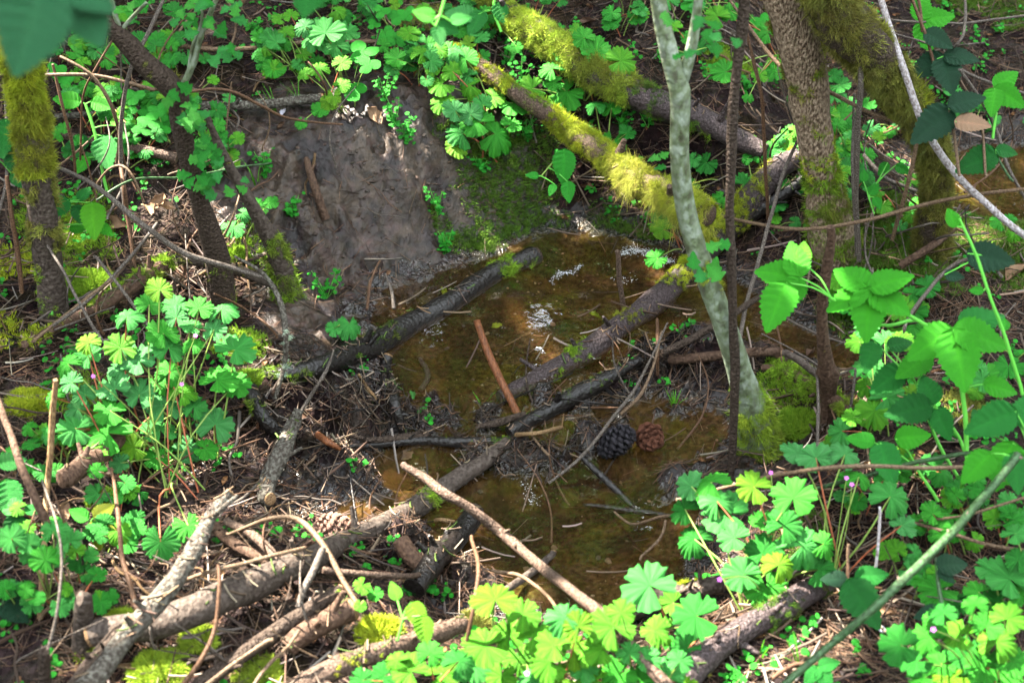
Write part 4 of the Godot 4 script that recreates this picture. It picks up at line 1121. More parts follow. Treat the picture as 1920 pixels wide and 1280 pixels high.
func build_canes() -> void:
	# [label, material, thorns, points [x, y, px, lift]]
	for d in [
		["grey-white bramble cane slanting down the right, behind dark bramble leaves", "cane_white", 26, [[1650, -20, 12, 0.55], [1690, 110, 14, 0.48], [1730, 230, 14, 0.40], [1780, 310, 14, 0.32], [1850, 380, 13, 0.25], [1940, 455, 13, 0.18]]],
		["upright grey cane right of the old tree", "cane_grey", 8, [[1622, -20, 10, 0.62], [1615, 150, 11, 0.48], [1606, 280, 12, 0.32], [1608, 400, 10, 0.16], [1612, 490, 9, 0.05]]],
		["second thin upright cane close beside the upright grey cane", "cane_grey", 4, [[1602, 175, 5, 0.32], [1600, 300, 6, 0.24], [1604, 400, 6, 0.15], [1606, 480, 6, 0.06]]],
		["thin pale cane arching from top past the old tree's trunk", "cane_tan", 10, [[1365, -10, 6, 0.50], [1405, 50, 7, 0.46], [1450, 110, 8, 0.42], [1500, 150, 8, 0.40], [1570, 180, 8, 0.38], [1640, 215, 8, 0.34], [1720, 240, 7, 0.30]]],
		["long tan cane running level behind the knobbly pole to right edge", "cane_tan", 10, [[1330, 395, 5, 0.10], [1400, 415, 7, 0.14], [1500, 430, 8, 0.18], [1600, 422, 8, 0.20], [1700, 395, 9, 0.22], [1800, 370, 8, 0.24], [1940, 350, 7, 0.26]]],
		["pale dry cane slanting down past the left bramble leaves", "cane_grey", 0, [[75, 298, 8, 0.24], [170, 345, 10, 0.24], [255, 415, 11, 0.23], [340, 472, 12, 0.20], [430, 500, 11, 0.17], [492, 520, 8, 0.14]]],
		["lichen-hung white twig drooping to the far pool log", "bark_lichen", 0, [[440, 480, 5, 0.20], [492, 512, 8, 0.18], [522, 560, 11, 0.16], [534, 620, 12, 0.13], [533, 680, 10, 0.09], [515, 745, 7, 0.05]]],
		["tan cane running level across the left edge", "cane_tan", 0, [[-20, 144, 7, 0.30], [80, 142, 8, 0.30], [160, 143, 8, 0.30], [230, 157, 8, 0.29], [288, 171, 8, 0.28]]],
		["brown wavy twig continuing from the level tan cane", "cane_brown", 0, [[280, 169, 6, 0.28], [340, 173, 6, 0.27], [400, 165, 6, 0.26], [445, 172, 6, 0.24], [490, 198, 6, 0.20], [540, 222, 5, 0.15], [640, 235, 4, 0.08]]],
		["dry tan stem arching over left bramble leaves", "cane_tan", 0, [[112, 106, 6, 0.34], [165, 140, 7, 0.32], [205, 195, 7, 0.26], [222, 250, 7, 0.18], [218, 305, 6, 0.10]]],
		["tall grey-brown stem crossing the leaning sapling", "cane_grey", 0, [[312, -15, 7, 0.50], [270, 75, 8, 0.44], [245, 125, 8, 0.40], [230, 200, 8, 0.32], [227, 290, 8, 0.22], [238, 410, 8, 0.08]]],
		["brown upright stalk near the arching tan stem", "cane_brown", 0, [[98, 120, 5, 0.30], [118, 200, 6, 0.24], [135, 270, 6, 0.16], [142, 330, 5, 0.08]]],
		["thin dark stem bending beside the brown upright stalk", "cane_brown", 0, [[212, 70, 4, 0.34], [178, 130, 4, 0.30], [155, 190, 4, 0.22], [150, 300, 4, 0.08]]],
		["pale grey stalk at the left edge below the level cane", "cane_grey", 0, [[8, 150, 5, 0.30], [12, 250, 6, 0.24], [8, 340, 6, 0.18], [-10, 420, 6, 0.12]]],
		["red-brown upright cane in front of the mossy trunk's foot", "cane_brown", 4, [[12, 330, 8, 0.26], [22, 410, 9, 0.20], [32, 470, 10, 0.14], [40, 550, 9, 0.06]]],
		["brown cane standing behind the dry arching leaf stalk", "cane_brown", 0, [[226, 300, 8, 0.20], [232, 350, 9, 0.18], [240, 410, 9, 0.12], [250, 500, 8, 0.05]]],
		["dry pale stalk with shrivelled leaves bowing left of the saplings", "cane_tan", 0, [[182, 345, 5, 0.16], [205, 318, 5, 0.20], [230, 313, 6, 0.22], [250, 335, 5, 0.21], [268, 380, 5, 0.17]]],
		["thin green runner trailing from the left bramble to the mud bank", "cane_green", 0, [[180, 375, 5, 0.18], [225, 348, 5, 0.20], [270, 335, 5, 0.20], [350, 332, 5, 0.17], [450, 315, 4, 0.12], [510, 306, 4, 0.08]]],
		["split pale stake standing upright left of the geranium clump", "wood_pale", 0, [[103, 712, 10, 0.28], [100, 780, 12, 0.22], [95, 860, 12, 0.15], [88, 930, 11, 0.09], [72, 1160, 12, 0.02]]],
		["curved brown branch dropping behind the pale stake", "bark_brown", 0, [[-10, 735, 12, 0.18], [20, 810, 14, 0.16], [45, 880, 16, 0.14], [75, 950, 17, 0.11], [95, 990, 14, 0.08]]],
		["reddish twig standing before the sawn-end branch", "cane_brown", 0, [[408, 1058, 7, 0.17], [412, 1110, 8, 0.15], [405, 1180, 8, 0.12], [378, 1240, 10, 0.10], [335, 1300, 11, 0.08]]],
		["pinkish twig slanting up at the front beside the mossy branch", "cane_tan", 0, [[512, 1200, 11, 0.12], [470, 1228, 8, 0.11], [420, 1262, 9, 0.10], [370, 1300, 10, 0.09]]],
		["bent pink twig right of the front slanting twig", "cane_tan", 0, [[562, 1182, 7, 0.12], [545, 1210, 7, 0.11], [505, 1250, 8, 0.09], [470, 1300, 8, 0.08]]],
		["thin violet stem bowing at the lower left front", "cane_grey", 0, [[78, 900, 4, 0.22], [102, 980, 5, 0.22], [112, 1060, 6, 0.20], [105, 1150, 6, 0.16], [90, 1220, 6, 0.12]]],
		["brown twig descending left of the leaning branch", "cane_brown", 0, [[208, 878, 6, 0.10], [218, 950, 9, 0.10], [226, 1040, 11, 0.09], [245, 1105, 11, 0.07], [262, 1150, 10, 0.05]]],
		["brown grass-like stem bending up at the front by the moss ball", "cane_brown", 0, [[884, 1005, 7, 0.20], [894, 1060, 8, 0.18], [888, 1110, 8, 0.15], [880, 1160, 8, 0.12], [868, 1220, 8, 0.08]]],
		["tan twig pointing at the pool from the near geraniums", "cane_tan", 0, [[922, 1068, 8, 0.08], [970, 1075, 8, 0.10], [1010, 1100, 7, 0.12], [1050, 1150, 6, 0.12]]],
		["long tan cane lying level over the right geranium", "cane_tan", 12, [[1268, 937, 8, 0.16], [1350, 915, 8, 0.17], [1430, 898, 9, 0.18], [1540, 880, 9, 0.20], [1640, 875, 9, 0.20], [1750, 879, 9, 0.19], [1870, 868, 8, 0.18]]],
		["thick green ridged bramble cane crossing the lower right corner", "cane_green", 16, [[1910, 850, 17, 0.28], [1860, 915, 17, 0.27], [1760, 1028, 17, 0.24], [1650, 1135, 17, 0.20], [1560, 1212, 16, 0.16], [1460, 1300, 15, 0.12]]],
		["thin green cane half hidden behind right geranium flowers", "cane_green", 6, [[1520, 920, 8, 0.08], [1600, 898, 9, 0.10], [1700, 870, 9, 0.13], [1820, 850, 9, 0.16]]],
		["brown twig hanging straight right of the dark pole", "cane_brown", 4, [[1398, 50, 6, 0.55], [1415, 120, 8, 0.48], [1428, 180, 8, 0.42], [1434, 280, 8, 0.30], [1440, 410, 7, 0.12]]],
		["grey twig sloping from old tree down past the dark pole", "cane_grey", 4, [[1502, 252, 6, 0.26], [1470, 325, 8, 0.22], [1440, 420, 8, 0.18], [1410, 530, 9, 0.12], [1385, 640, 9, 0.05]]],
		["dark bare branch crossing behind the dark bramble leaf at top right", "bark_dark", 0, [[1580, -15, 11, 0.55], [1610, 35, 12, 0.52], [1650, 72, 11, 0.50], [1690, 92, 8, 0.48], [1722, 88, 5, 0.47]]],
		["tan stem rising to the brown bramble leaf", "cane_tan", 4, [[1740, 95, 7, 0.44], [1728, 200, 8, 0.36], [1712, 300, 9, 0.26], [1695, 380, 9, 0.16], [1672, 450, 8, 0.06]]],
		["dark grey twig descending at the right edge", "cane_grey", 4, [[1800, 130, 6, 0.44], [1840, 190, 7, 0.38], [1870, 250, 8, 0.32], [1890, 310, 7, 0.28], [1930, 380, 6, 0.22]]],
		["pale wiry twig looping at the top right", "cane_grey", 0, [[1811, -20, 5, 0.5], [1812, 35, 6, 0.48], [1800, 78, 6, 0.46], [1775, 90, 5, 0.44], [1700, 70, 4, 0.44], [1600, 45, 4, 0.42]]],
		["thin branch running level along the top right edge", "cane_grey", 0, [[1600, 30, 4, 0.40], [1700, 42, 5, 0.40], [1800, 42, 5, 0.40], [1940, 25, 5, 0.40]]],
		["grey twig crossing the far stream glints", "cane_grey", 0, [[1770, 110, 5, 0.30], [1830, 140, 6, 0.28], [1880, 160, 6, 0.26], [1950, 180, 6, 0.24]]],
		["grey stick lying by the mossy trunk's foot on the right bank", "cane_grey", 0, [[1620, 290, 8, 0.12], [1660, 335, 8, 0.10], [1700, 352, 8, 0.08], [1740, 372, 7, 0.06]]],
		["bare grey cane slanting over the mossy right bank", "cane_grey", 6, [[1832, 480, 8, 0.20], [1790, 495, 8, 0.20], [1745, 540, 8, 0.18], [1700, 600, 7, 0.14], [1690, 640, 6, 0.10]]],
		["thin straight twig in front of the green-furred branch", "cane_grey", 0, [[1528, 690, 5, 0.14], [1534, 760, 6, 0.10], [1534, 840, 6, 0.06]]],
		["slender grey twig leaning under right bramble leaves", "cane_grey", 0, [[1604, 690, 5, 0.14], [1598, 740, 6, 0.10], [1590, 790, 6, 0.05]]],
		["grey stalk standing below the right geranium's long stem", "cane_white", 0, [[1650, 950, 6, 0.16], [1645, 1020, 6, 0.12], [1636, 1100, 6, 0.06]]],
		["thin dry stem near the mottled bramble leaf", "cane_tan", 0, [[1592, 1020, 5, 0.14], [1592, 1070, 6, 0.10], [1590, 1100, 5, 0.07]]],
		["pale cane lying on the dark litter at the right edge", "cane_tan", 0, [[1715, 980, 7, 0.05], [1780, 1000, 8, 0.06], [1850, 1022, 8, 0.07], [1940, 1036, 8, 0.07]]],
		["straight dry stem above the pale cane on the right litter", "cane_tan", 0, [[1715, 976, 5, 0.05], [1800, 968, 6, 0.08], [1870, 948, 6, 0.10], [1940, 928, 6, 0.11]]],
		["wiry forked twig leaning over the dark pine cone", "cane_grey", 0, [[1252, 605, 4, 0.17], [1225, 665, 5, 0.13], [1190, 730, 7, 0.09], [1140, 800, 7, 0.07], [1090, 860, 7, 0.05], [1030, 905, 5, 0.02]]],
		["second wiry twig beside the forked twig over the cone", "cane_tan", 0, [[1242, 620, 5, 0.13], [1225, 690, 6, 0.10], [1200, 740, 7, 0.08], [1165, 778, 7, 0.06]]],
		["brown twig hanging below the violet log", "cane_brown", 0, [[1232, 598, 6, 0.07], [1236, 640, 7, 0.06], [1234, 700, 6, 0.03]]],
		["thin stem standing on the dam branch", "cane_grey", 0, [[1150, 632, 3, 0.14], [1155, 680, 4, 0.10], [1180, 735, 4, 0.05]]],
		["thin dark twig leaning on mud at the pool's left corner", "cane_brown", 0, [[712, 488, 4, 0.06], [694, 530, 6, 0.04], [688, 580, 6, 0.02]]],
		["second grey twig beside the one at the pool's left corner", "cane_grey", 0, [[722, 512, 4, 0.05], [735, 545, 7, 0.03], [738, 578, 7, 0.01]]],
		["violet forked twig rising from mud below the far pool log", "cane_grey", 0, [[625, 655, 4, 0.10], [608, 700, 7, 0.07], [580, 745, 8, 0.05], [545, 800, 7, 0.03]]],
		["tan splinter propped by the knotted wet branch", "wood_pale", 0, [[672, 702, 6, 0.03], [690, 728, 8, 0.02], [704, 748, 5, 0.01]]],
		["thin twig bowed over the right litter with a fork", "cane_tan", 0, [[1200, 1050, 5, 0.05], [1240, 1010, 6, 0.06], [1250, 975, 5, 0.07]]],
		["slim twig leaning left from the right geranium into the pool", "cane_tan", 0, [[1152, 958, 4, 0.03], [1188, 982, 5, 0.04], [1240, 968, 6, 0.07], [1280, 965, 6, 0.08]]],
		["grey diagonal twig crossing the moss bed left of saplings", "cane_grey", 0, [[80, 445, 5, 0.16], [130, 530, 6, 0.14], [180, 620, 6, 0.12], [240, 710, 6, 0.10]]],
		["grey twig lying over the left mossy branch", "cane_grey", 0, [[175, 480, 6, 0.14], [215, 525, 7, 0.14], [255, 580, 7, 0.12], [285, 620, 6, 0.10]]],
		["paired tan twigs' upper one over the left mossy branch", "cane_tan", 0, [[60, 640, 6, 0.09], [150, 570, 7, 0.10], [215, 520, 7, 0.11], [270, 450, 6, 0.14]]],
		["lower grey twig running along the left mossy branch", "cane_grey", 0, [[100, 610, 6, 0.10], [170, 560, 7, 0.10], [230, 500, 7, 0.12], [290, 420, 6, 0.16]]],
	]:
		stick(["dry_cane" if d[1] in ["cane_tan", "wood_pale"] else ("bramble_cane" if d[1] in ["cane_white", "cane_green"] else "thin_twig"), d[0], "cane" if d[2] > 0 else "twig", d[1], d[3], {"thorns": d[2], "group": "dry canes and twigs", "rough": 0.08, "moss": [[0.25, 0.95, "lichen", 9000, Color(0.2125, 0.2673, 0.209), 0.012, 1.0, 0.0]] if d[1] == "bark_lichen" else []}])
func build_plants() -> void:
	var G := ["ger_a", "ger_b", "ger_a", "ger_d", "ger_e"]
	var B := ["ger_a", "ger_c", "ger_c", "ger_b"]
	var gl := "shiny geraniums with round lobed leaves"
	for d in [
		["large bright geranium clump left of the pool with pink flowers", gl, [312, 885], 0.26, [[299, 543, 45], [237, 595, 58], [279, 571, 45], [326, 575, 46], [330, 596, 42], [373, 578, 46], [415, 580, 52], [358, 611, 42], [401, 618, 44], [306, 625, 56], [360, 645, 42], [440, 655, 72], [165, 643, 46], [126, 682, 46], [165, 668, 48], [225, 652, 54], [259, 675, 66], [316, 652, 60], [319, 697, 60], [309, 718, 52], [134, 717, 40], [215, 728, 62], [407, 712, 66], [158, 739, 42], [306, 760, 66], [363, 763, 46], [145, 766, 42], [205, 770, 52], [140, 803, 58], [203, 812, 78], [299, 806, 58], [403, 796, 76], [232, 690, 50], [180, 852, 46], [250, 838, 56], [345, 848, 52], [385, 842, 44], [292, 858, 46], [225, 868, 40], [260, 740, 54], [340, 735, 50], [100, 745, 38], [440, 720, 50]], ["ger_b", "ger_a", "ger_b", "ger_e", "ger_c", "ger_a"], [[366, 629], [174, 705], [340, 720]]],
		["three geranium leaves nodding on long stalks beside leaning branch", gl, [312, 900], 0.05, [[255, 922, 46], [300, 1016, 66], [352, 985, 60]], ["ger_a", "ger_d"], []],
		["large geranium on the right bank with pink flower buds, over the violet log", gl, [1440, 1130], 0.20, [[1334, 904, 74], [1297, 912, 50], [1414, 912, 62], [1488, 933, 74], [1364, 961, 78], [1303, 1011, 70], [1377, 1008, 60], [1431, 978, 54], [1505, 1023, 88], [1431, 1037, 64], [1394, 1077, 64], [1438, 1104, 84], [1545, 1020, 56], [1535, 1067, 64], [1345, 940, 60], [1470, 985, 60], [1285, 955, 54], [1460, 1060, 60]], G, [[1446, 886], [1350, 1086]]],
		["geranium sprawling right of large right-bank geranium on a red-jointed stem", gl, [1560, 1100], 0.16, [[1670, 931, 68], [1611, 894, 48], [1692, 985, 50], [1530, 858, 64], [1585, 852, 56], [1498, 850, 60]], G, [[1588, 896], [1598, 908]]],
		["low geranium under the right bramble, leaves pale green", gl, [1650, 800], 0.14, [[1625, 615, 46], [1612, 640, 52], [1660, 640, 44], [1625, 690, 56], [1640, 770, 62], [1690, 640, 50], [1665, 745, 56]], ["ger_c", "ger_b"], []],
		["small geranium between the knobbly pole and right geranium", gl, [1640, 815], 0.10, [[1579, 808, 50], [1600, 782, 40], [1565, 825, 36]], B, []],
		["single big frosted geranium leaf held over the near log", gl, [1262, 1190], 0.12, [[1218, 1097, 94]], ["ger_b"], []],
		["geranium fan under the large right-bank geranium's left side", gl, [1335, 1195], 0.05, [[1305, 1155, 92], [1262, 1130, 44], [1240, 1182, 56], [1290, 1215, 54]], ["ger_d", "ger_b", "ger_c"], []],
		["sunlit near geranium whose leaf touches the short crossing stick", gl, [960, 1255], 0.16, [[928, 1125, 74], [980, 1152, 60], [1000, 1195, 64], [910, 1210, 78], [955, 1190, 60], [890, 1250, 70], [940, 1268, 60], [975, 1235, 62]], B, [[988, 1262]]],
		["sunlit near geranium under the long slanting stick's middle", gl, [1070, 1290], 0.17, [[1060, 1160, 78], [1085, 1175, 52], [1040, 1210, 64], [1030, 1242, 66], [1075, 1215, 72], [1095, 1250, 60], [1050, 1270, 70], [1010, 1275, 60]], ["ger_c", "ger_y", "ger_c", "ger_b"], []],
		["sunlit near geranium right of the slanting stick's lower end", gl, [1180, 1300], 0.16, [[1150, 1175, 76], [1165, 1150, 50], [1130, 1215, 60], [1180, 1225, 44], [1160, 1265, 70], [1200, 1280, 66], [1120, 1275, 64], [1105, 1225, 48]], B, []],
		["yellow-green near geranium at the frame's foot by smooth log", gl, [1255, 1310], 0.12, [[1228, 1182, 56], [1250, 1270, 74], [1215, 1235, 46], [1275, 1240, 44], [1290, 1290, 50]], ["ger_c", "ger_y", "ger_b"], []],
		["low geranium row before the pale sunlit log", gl, [800, 1310], 0.10, [[720, 1268, 60], [770, 1258, 64], [830, 1262, 66], [860, 1240, 58], [680, 1275, 50], [745, 1240, 44], [805, 1225, 46]], ["ger_a", "ger_d", "ger_c"], []],
		["geranium mass in the lower right corner, fringed with sunlit leaves", gl, [1850, 1290], 0.20, [[1690, 1210, 78], [1745, 1195, 64], [1760, 1165, 54], [1800, 1190, 60], [1765, 1245, 60], [1720, 1240, 54], [1815, 1230, 70], [1850, 1175, 54], [1870, 1205, 72], [1845, 1250, 66], [1900, 1240, 70], [1890, 1160, 60], [1790, 1270, 70], [1880, 1280, 66], [1830, 1135, 40], [1770, 1150, 46], [1820, 1275, 60], [1735, 1270, 54]], ["ger_a", "ger_c", "ger_d", "ger_a"], [[1751, 1180]]],
		["geranium at the right edge above the corner mass", gl, [1900, 1170], 0.12, [[1895, 1085, 78], [1865, 1070, 60], [1835, 1110, 44], [1875, 1125, 64], [1915, 1110, 60], [1905, 1000, 50], [1910, 1050, 50]], ["ger_a", "ger_b", "ger_d"], []],
		["geranium leaf pair under the corner's thin bramble stem", gl, [1790, 1150], 0.06, [[1760, 1105, 66], [1795, 1128, 50]], ["ger_d", "ger_a"], []],
		["silvery geranium hanging over the bank top, left of shaggy log", gl, [920, 295], 0.10, [[895, 228, 62], [868, 250, 58], [929, 251, 64], [957, 233, 40], [857, 275, 42], [853, 208, 46], [905, 195, 40], [882, 215, 40], [940, 268, 36]], ["ger_e", "ger_b", "ger_a"], []],
		["geranium spreading over the shaggy log's bare top end", gl, [900, 200], 0.10, [[828, 158, 46], [848, 134, 42], [882, 161, 44], [873, 111, 46], [830, 192, 44], [924, 181, 46], [962, 193, 60], [878, 142, 36], [860, 100, 34]], ["ger_b", "ger_a", "ger_c"], []],
		["geranium between the two mossy logs with a tiny pink flower", gl, [1075, 200], 0.10, [[998, 166, 52], [1063, 172, 62], [1050, 190, 46], [1036, 128, 46], [1040, 155, 34]], ["ger_a", "ger_c"], [[1088, 134]]],
		["geranium growing on the thick green-mossed log", gl, [1110, 180], 0.15, [[1070, 91, 62], [1090, 118, 48], [1117, 97, 54], [1095, 70, 36], [1164, 114, 60]], ["ger_a", "ger_c", "ger_b"], []],
		["small geranium behind the shaggy log's hanging moss", gl, [1150, 300], 0.08, [[1117, 198, 38], [1147, 202, 38], [1147, 269, 54], [1100, 240, 30], [1175, 250, 30]], ["ger_d", "ger_a"], []],
		["geranium row at the top of bank, left of the shaggy log", gl, [790, 155], 0.08, [[744, 111, 44], [808, 114, 38], [791, 108, 32], [768, 62, 42], [780, 76, 32], [812, 128, 28], [800, 150, 26], [735, 130, 26]], ["ger_c", "ger_b", "ger_a"], []],
		["large pale geranium rosette at the top of bank under a blurred leaf", gl, [640, 150], 0.12, [[610, 62, 62], [590, 75, 44], [630, 85, 50], [650, 60, 44], [572, 50, 36]], ["ger_e", "ger_b"], []],
		["geranium stems leaning left of the large pale rosette", gl, [580, 150], 0.10, [[525, 35, 30], [518, 80, 34], [535, 60, 34], [500, 92, 26], [560, 120, 26], [545, 30, 26]], ["ger_c", "ger_b"], []],
		["geranium above the white-crusted branch's end", gl, [630, 205], 0.08, [[600, 130, 36], [572, 138, 28], [640, 118, 32], [640, 160, 34], [625, 180, 30], [600, 205, 30], [615, 190, 32], [565, 230, 26]], ["ger_b", "ger_c", "ger_a"], []],
		["small geranium standing on the far stream bank behind dark pole", gl, [1460, 130], 0.10, [[1360, 135, 46], [1345, 30, 46], [1370, 20, 40], [1440, 60, 40], [1452, 130, 42], [1455, 120, 36], [1425, 140, 30], [1405, 180, 24]], ["ger_a", "ger_c"], []],
		["geranium at the violet log's mossy head, beside the old tree", gl, [1470, 300], 0.07, [[1472, 268, 46], [1445, 280, 34], [1505, 300, 38], [1490, 245, 26]], ["ger_c", "ger_a"], []],
		["geranium low between the grey tree and dark pole", gl, [1365, 400], 0.06, [[1355, 370, 44], [1395, 345, 44], [1320, 388, 40], [1410, 395, 34], [1328, 420, 30]], ["ger_a", "ger_d"], []],
		["geranium overhanging the foam at the grey tree's left", gl, [1290, 470], 0.06, [[1250, 402, 54], [1244, 430, 44], [1232, 485, 42]], ["ger_a", "ger_d"], []],
		["geranium under the green-mossed log's end at left of the old tree", gl, [1340, 330], 0.06, [[1325, 305, 44], [1300, 300, 30], [1298, 345, 30]], ["ger_d", "ger_b"], []],
		["geranium seedling by the mossy sapling's foot", gl, [445, 440], 0.05, [[438, 425, 44], [480, 385, 44], [455, 400, 30], [505, 380, 30]], ["ger_b", "ger_a"], []],
		["geranium leaf drowned at the far log's left, beside the mud", gl, [660, 620], 0.03, [[655, 608, 50], [625, 615, 30]], ["ger_d", "ger_b"], []],
		["geranium cluster at the left edge under bramble leaves", gl, [110, 1120], 0.12, [[20, 1010, 60], [100, 995, 46], [85, 1050, 58], [60, 1035, 46], [130, 1015, 44], [55, 1020, 40], [105, 1040, 36]], ["ger_b", "ger_a"], []],
		["little geranium left of the moss ball by the forked log", gl, [690, 1120], 0.05, [[678, 1098, 32], [702, 1112, 30], [675, 1135, 24]], B, []],
		["geranium poking out at the dark water right of the forked log", gl, [790, 1110], 0.03, [[770, 1098, 30], [785, 1095, 32]], ["ger_d", "ger_e"], []],
		["small geranium on the far left bank behind the level cane", gl, [180, 190], 0.08, [[160, 160, 34], [210, 175, 30], [250, 190, 30], [130, 170, 30], [195, 215, 26], [235, 230, 26]], ["clo", "ger_a"], []],
		["geranium scrap at the top edge beside the thick green-mossed log", gl, [930, 60], 0.08, [[884, 55, 38], [905, 30, 44], [870, 20, 40], [968, 87, 28], [915, 60, 30]], ["ger_d", "ger_a"], []],
		["geranium under the dark bramble leaf at the old tree's root", gl, [1580, 310], 0.12, [[1545, 210, 30], [1530, 238, 34], [1570, 235, 38], [1560, 270, 36], [1515, 275, 46], [1585, 280, 32], [1550, 295, 40], [1540, 255, 36]], ["ger_a", "haw_b", "ger_b"], []],
		["small lobed plant along the far stream behind upright cane", gl, [1690, 250], 0.06, [[1635, 240, 30], [1665, 245, 28], [1685, 232, 26], [1650, 255, 26], [1705, 240, 22]], ["haw", "ger_a"], []],
	]:
		geranium(d)
